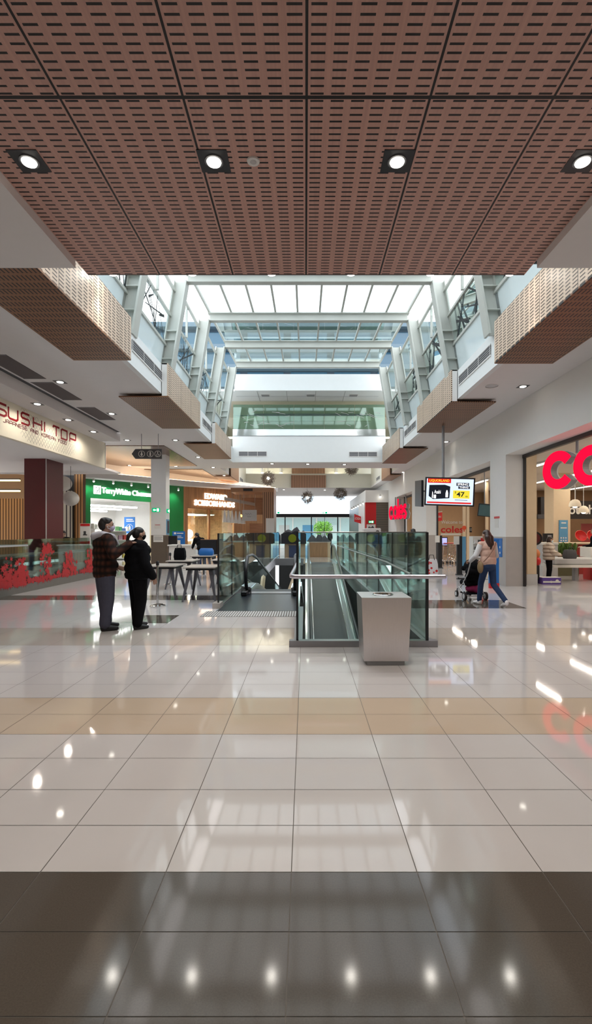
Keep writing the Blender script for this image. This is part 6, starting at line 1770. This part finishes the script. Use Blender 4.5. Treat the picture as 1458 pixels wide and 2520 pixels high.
# woman pushing the pram
pw, up, hd, s, Rl, Hr = person('woman in a pale pink vest and blue jeans walking away, pushing a black pram', (3.88, 10.32, 0), .26, 1.60,
    dict(elL=(-.30, .06, 1.16), wrL=(-.26, .34, 1.02), hdL=(-.1, 1, -.1), hnL=(0, 0, -1), thL=-1, elR=(.28, .10, 1.15), wrR=(.10, .38, 1.03), hdR=(-.2, 1, -.1), hnR=(0, 0, -1), thR=1,
         knL=(-.07, .19, .52), anL=(-.04, .30, .085), knL2=0, knR=(.13, -.0, .50), anR=(.20, -.36, .14), ftR=(.1, 1, -.28), bulk=.98, hem=.92, leg=.93, hair='long', lean=.10, turn=.12, curl=.6),
    dict(top=M['pink'], sleeve=M['whitecloth'], legs=M['jeans'], shoes=M['shoewhite'], hair=M['hairbrown']), .009)
mb = MB()
st = [up((.12, -.165, 1.47)), up((.02, -.19, 1.30)), up((-.12, -.18, 1.13)), up((-.20, -.10, 1.02))]
mb.tube(st, .010, 6); mb.build('bag_strap', pm('strap_tan', (.22, .11, .07, 1), .6), pw)
bp = up((-.24, -.03, .90)); MB().ball(bp, (.045, .09, .13), 14).build('shoulder_bag', pm('bag_tan', (.24, .15, .07, 1), .6), pw, True)

# pram
pr = thing('pram', 'black pram with a magenta bag, pushed by the woman in pink', 'pram', (3.90, 11.2, 0), .10, local=True)
fm = MB()
for sx in (-1, 1):
    fm.tube([(sx * .22, -.30, .98), (sx * .22, -.10, .62), (sx * .20, .18, .38), (sx * .15, .60, .17)], .014, 8)
    fm.tube([(sx * .21, .0, .10), (sx * .21, .14, .44)], .013, 8)
    fm.tube([(sx * .21, .0, .10), (sx * .17, .50, .26)], .012, 8)
fm.tube([(-.24, .0, .10), (.24, .0, .10)], .012, 8)
fm.build('frame', M['lightgrey'], pr, True)
MB().tube([(-.22, -.30, .98), (-.20, -.335, 1.0), (.20, -.335, 1.0), (.22, -.30, .98)], .02, 10).build('handle', M['whitecloth'], pr, True)
blob('seat', [('c', (-.14, .02, .55), .09, (.14, .02, .55), .09), ('c', (-.13, .12, .40), .09, (.13, .12, .40), .09), ('c', (-.13, .38, .38), .07, (.13, .38, .38), .07), ('c', (-.12, .12, .40), .08, (-.12, .38, .38), .06), ('c', (.12, .12, .40), .08, (.12, .38, .38), .06), ('e', (0, .2, .42), (.16, .2, .1))], .012, M['blackcloth'], pr)
blob('hood', [('e', (0, .10, .78), (.21, .22, .17)), ('c', (-.15, -.02, .66), .09, (.15, -.02, .66), .09), ('c', (-.17, .24, .72), .06, (.17, .24, .72), .06)], .012, M['blackcloth'], pr)
blob('basket_bag', [('e', (.0, .16, .25), (.15, .15, .10)), ('e', (.08, .06, .24), (.10, .10, .10))], .012, M['magenta'], pr)
MB().box(-.19, .19, -.02, .38, .13, .16).build('basket', M['blackcloth'], pr)
def wheel(x, y, r, w):
    o = MB().tube([(x - w / 2, y, r), (x + w / 2, y, r)], r, 20).build('wheel', M['rubber'], pr)
    MB().tube([(x - w / 2 - .004, y, r), (x + w / 2 + .004, y, r)], r * .62, 16).build('hub', M['lightgrey'], o)
for x in (-.25, .25): wheel(x, 0, .095, .045)
for x in (-.16, .16): wheel(x, .66, .075, .04)
for x in (-.16, .16): MB().tube([(x, .60, .20), (x, .66, .08)], .018, 8).build('fork', M['black'], pr)
MB().tube([(-.2, .45, .47), (-.18, .60, .44), (.18, .60, .44), (.2, .45, .47)], .018, 8).build('bumper_bar', M['black'], pr, True)

# others
p_, up, hd, s, Rl, Hr = person('short woman in a striped beige jumper and pale mask at the checkout', (7.62, 15.25, 0), -2.0, 1.42,
    dict(elR=(.24, .14, 1.16), wrR=(.12, .36, 1.06), elL=(-.26, .14, 1.16), wrL=(-.06, .38, 1.06), bulk=1.55, hem=.84, leg=1.3, hair='bob', nod=.22, turn=.35, curl=.8),
    dict(top=M['stripe'], legs=M['blackcloth'], shoes=M['shoeblack'], hair=M['hairbrown'], mask=M['maskpale'], topname='jumper'), .012)
bag((8.22, 15.15, .74), (.34, .24, .28), M['darkgrey'], 'dark grey bag held on the checkout by the woman in the striped jumper')
person('staff member in black reaching out with a paper at the right edge', (9.95, 16.75, 0), 1.35, 1.7,
       dict(elL=(-.22, .20, 1.14), wrL=(-.16, .44, 1.10), hdL=(.0, 1, 0), hnL=(0, 0, -1), thL=-1, hair='short'),
       dict(top=M['blackcloth'], legs=M['blackcloth'], shoes=M['shoeblack'], hair=M['hairblack']), .014)
t = thing('paper_slip', 'white paper slip held out by the staff member at the right edge', 'paper', (9.4, 16.6, 1.07))
MB().obox((9.33, 16.52, 1.055), V((1, .1, .1)).normalized(), V((-.1, 1, 0)).normalized(), V((-.1, 0, 1)).normalized(), .2, .14, .004).build('sheet', M['paper'], t); MB().box(9.36, 9.48, 16.57, 16.6, 1.075, 1.078).build('print', M['grey'], t)
p_, up, hd, s, Rl, Hr = person('person in a dark jacket and grey trousers walking behind the right glass side', (3.45, 15.6, 0), .1, 1.66,
       dict(knL=(-.10, .14, .5), anL=(-.1, .18, .085), anR=(.1, -.22, .10), hair='short', bulk=1.15, hem=.84),
       dict(top=pm('jacket_ink', (.014, .02, .035, 1), .8), legs=pm('trouser_stone', (.17, .17, .18, 1), .8), shoes=M['shoeblack'], hair=M['hairblack']), .014)
t = bag((3.95, 15.3, .20), (.40, .16, .52), M['whitecloth'], 'white carrier bag with red prints carried by the person behind the glass')
mb = MB(); rr = random.Random(8)
for _ in range(9): mb.disc((3.95 + rr.uniform(-.15, .15), 15.213, .28 + rr.uniform(0, .36)), rr.uniform(.02, .05), 10, (0, -1, 0), .003)
mb.build('red_print', M['red'], t)
person('person in blue walking towards the entrance behind the glass', (3.55, 24.0, 0), -.2, 1.65, dict(knL=(-.1, .12, .5), anL=(-.1, .15, .085), hair='short'),
       dict(top=pm('top_blue', (.05, .12, .28, 1), .8), legs=M['jeans'], shoes=M['shoewhite'], hair=M['hairbrown']), .018)
person('person in black bending over the pale service counter beyond the café tables', (-4.0, 18.9, 0), .75, 1.66,
       dict(lean=.55, elL=(-.22, .34, 1.10), wrL=(-.15, .52, 1.0), elR=(.24, .34, 1.08), wrR=(.15, .52, 1.0), hair='short', hem=.88, nod=.3),
       dict(top=M['blackcloth'], legs=M['jeans'], shoes=M['shoewhite'], hair=M['hairblack']), .014)
person('person in black standing behind the sushi counter near the pale screen', (-8.75, 17.6, 0), -2.6, 1.62, dict(hair='short', lean=.12, nod=.3, bulk=1.1),
       dict(top=M['blackcloth'], legs=M['blackcloth'], shoes=M['shoeblack'], hair=M['hairblack']), .018)
person('person in a grey coat walking outside the entrance, left one of the pair', (1.95, 52, 0), .1, 1.72, dict(knL=(-.1, .12, .5), anL=(-.1, .15, .085), hem=.72),
       dict(top=M['grey'], legs=M['darkgrey'], shoes=M['shoeblack'], hair=M['hairblack']), .02)
person('person in dark clothes walking outside the entrance, right one of the pair', (2.65, 52.3, 0), -.1, 1.70, dict(knR=(.1, .12, .5), anR=(.1, .15, .085), hem=.72),
       dict(top=M['blackcloth'], legs=M['blackcloth'], shoes=M['shoeblack'], hair=M['hairblack']), .02)

# ================================================================== LIGHT
def spot(loc, watts, size=PI * .6, blend=.6, col=(1, .93, .82), r=.06, aim=None):
    ld = bpy.data.lights.new('lamp_light', 'SPOT'); ld.energy = watts; ld.spot_size = size; ld.spot_blend = blend; ld.color = col; ld.shadow_soft_size = r
    o = bpy.data.objects.new('lamp_light', ld); COL.objects.link(o); o.location = loc
    if aim: o.rotation_euler = (V(aim) - V(loc)).to_track_quat('-Z', 'Y').to_euler()
    return o
def area(loc, watts, sx, sy_, col, rot=(0, 0, 0)):
    ld = bpy.data.lights.new('lamp_light', 'AREA'); ld.shape = 'RECTANGLE'; ld.size = sx; ld.size_y = sy_; ld.energy = watts; ld.color = col
    o = bpy.data.objects.new('lamp_light', ld); COL.objects.link(o); o.location = loc; o.rotation_euler = rot
    return o
for (x, y) in BL: spot((x, y, ZP - .035), 90, PI * .72)
for yb in (.2, -3.6, -7.6):  # unseen rows of downlights added to brighten the near floor
    for (x, y) in BL: dup(bl, (x, yb, ZP), label='unseen square black downlight added over and behind the viewer to light the near floor'); spot((x, yb, ZP - .035), 100, PI * .72)
for (x, y, z) in BAR: spot((x, y, z), 60, PI * .4, col=(1, .95, .88))
for (x, y, z) in LIGHTPOS[:22]: spot((x, y, z - .03), (260 if y > 40 else 50 if x > 5 else 90) if z > 5 else 50, PI * (.5 if x > 5 else .72 if z > 5 else .92), r=.07, aim=(x - 1.6, y, 0) if x > 5 else None)
for (x, y, z) in LIGHTPOS[22:]: spot((x, y, z - .16), 60, PI * .55, col=(.9, 1, 1), aim=(x - .45 * nF.x, y - .45 * nF.y, 3.3))
# lamps of the supermarket, chemist and salon (fittings modelled above)
for x in (8.4, 11.3, 14.9, 18.6):
    for y in (12.1, 18.6, 25.1): area((x, y, 3.945), 50, .05, 5.2, (1, .90, .76))
for k in range(3):
    c = FA(.6 + k * .3 + 2.1, 2.94 - k * .06, -1.27 - k * 1.7)
    area(tuple(c), 60, 4.2, .28, (1, 1, .97), (0, 0, math.atan2(d.y, d.x)))
c = FB(2.1, 2.71, -1.8); area(tuple(c), 700, 3.2, 1.6, (1, .86, .68), (0, 0, math.atan2(d2.y, d2.x)))
for px in (646, 692, 828):
    x = (px - 752) / 1200 * 40.8
    spot((x, 40.6, 6.5), 500, PI * .8, aim=(x, 40.7, 5)); spot((x, 40.6, 7.0), 350, PI * .8, aim=(x, 40.7, 9))
# daylight
w = bpy.data.worlds.new('sky'); SC.world = w; w.use_nodes = True; nt = w.node_tree; nt.nodes.clear()
out = nt.nodes.new('ShaderNodeOutputWorld'); bg = nt.nodes.new('ShaderNodeBackground')
tc = nt.nodes.new('ShaderNodeTexCoord'); n = nt.nodes.new('ShaderNodeTexNoise'); n.inputs['Scale'].default_value = 2.2; n.inputs['Detail'].default_value = 5
nt.links.new(tc.outputs['Generated'], n.inputs[0])
cr = nt.nodes.new('ShaderNodeValToRGB'); cr.color_ramp.elements[0].position = .38; cr.color_ramp.elements[1].position = .56
cr.color_ramp.elements[0].color = (.62, .80, .95, 1); cr.color_ramp.elements[1].color = (1, 1, 1, 1)
nt.links.new(n.outputs[0], cr.inputs[0]); nt.links.new(cr.outputs[0], bg.inputs[0]); bg.inputs[1].default_value = 2.7
nt.links.new(bg.outputs[0], out.inputs[0])

# ================================================================== CAMERA
cd = bpy.data.cameras.new('camera'); cam = bpy.data.objects.new('camera', cd); COL.objects.link(cam); SC.camera = cam
cd.sensor_fit = 'VERTICAL'; cd.sensor_height = 36; cd.sensor_width = 36 * 1458 / 2520; cd.lens = 36 * 1200 / 2520
cd.shift_x = -23 / 2520; cd.shift_y = 50 / 2520
cam.location = (0, 0, CAM_H); cam.rotation_euler = (PI / 2, 0, 0); cd.clip_start = .05; cd.clip_end = 300
vs = SC.view_settings
vs.view_transform = 'Standard'; vs.look = 'None'; vs.gamma = 1; vs.use_curve_mapping = False; vs.exposure = 0.45
cy = SC.cycles
cy.use_denoising = True
cy.max_bounces = 8; cy.diffuse_bounces = 4; cy.glossy_bounces = 4; cy.transmission_bounces = 4; cy.transparent_max_bounces = 24
cy.caustics_reflective = False; cy.caustics_refractive = False; cy.sample_clamp_indirect = 6
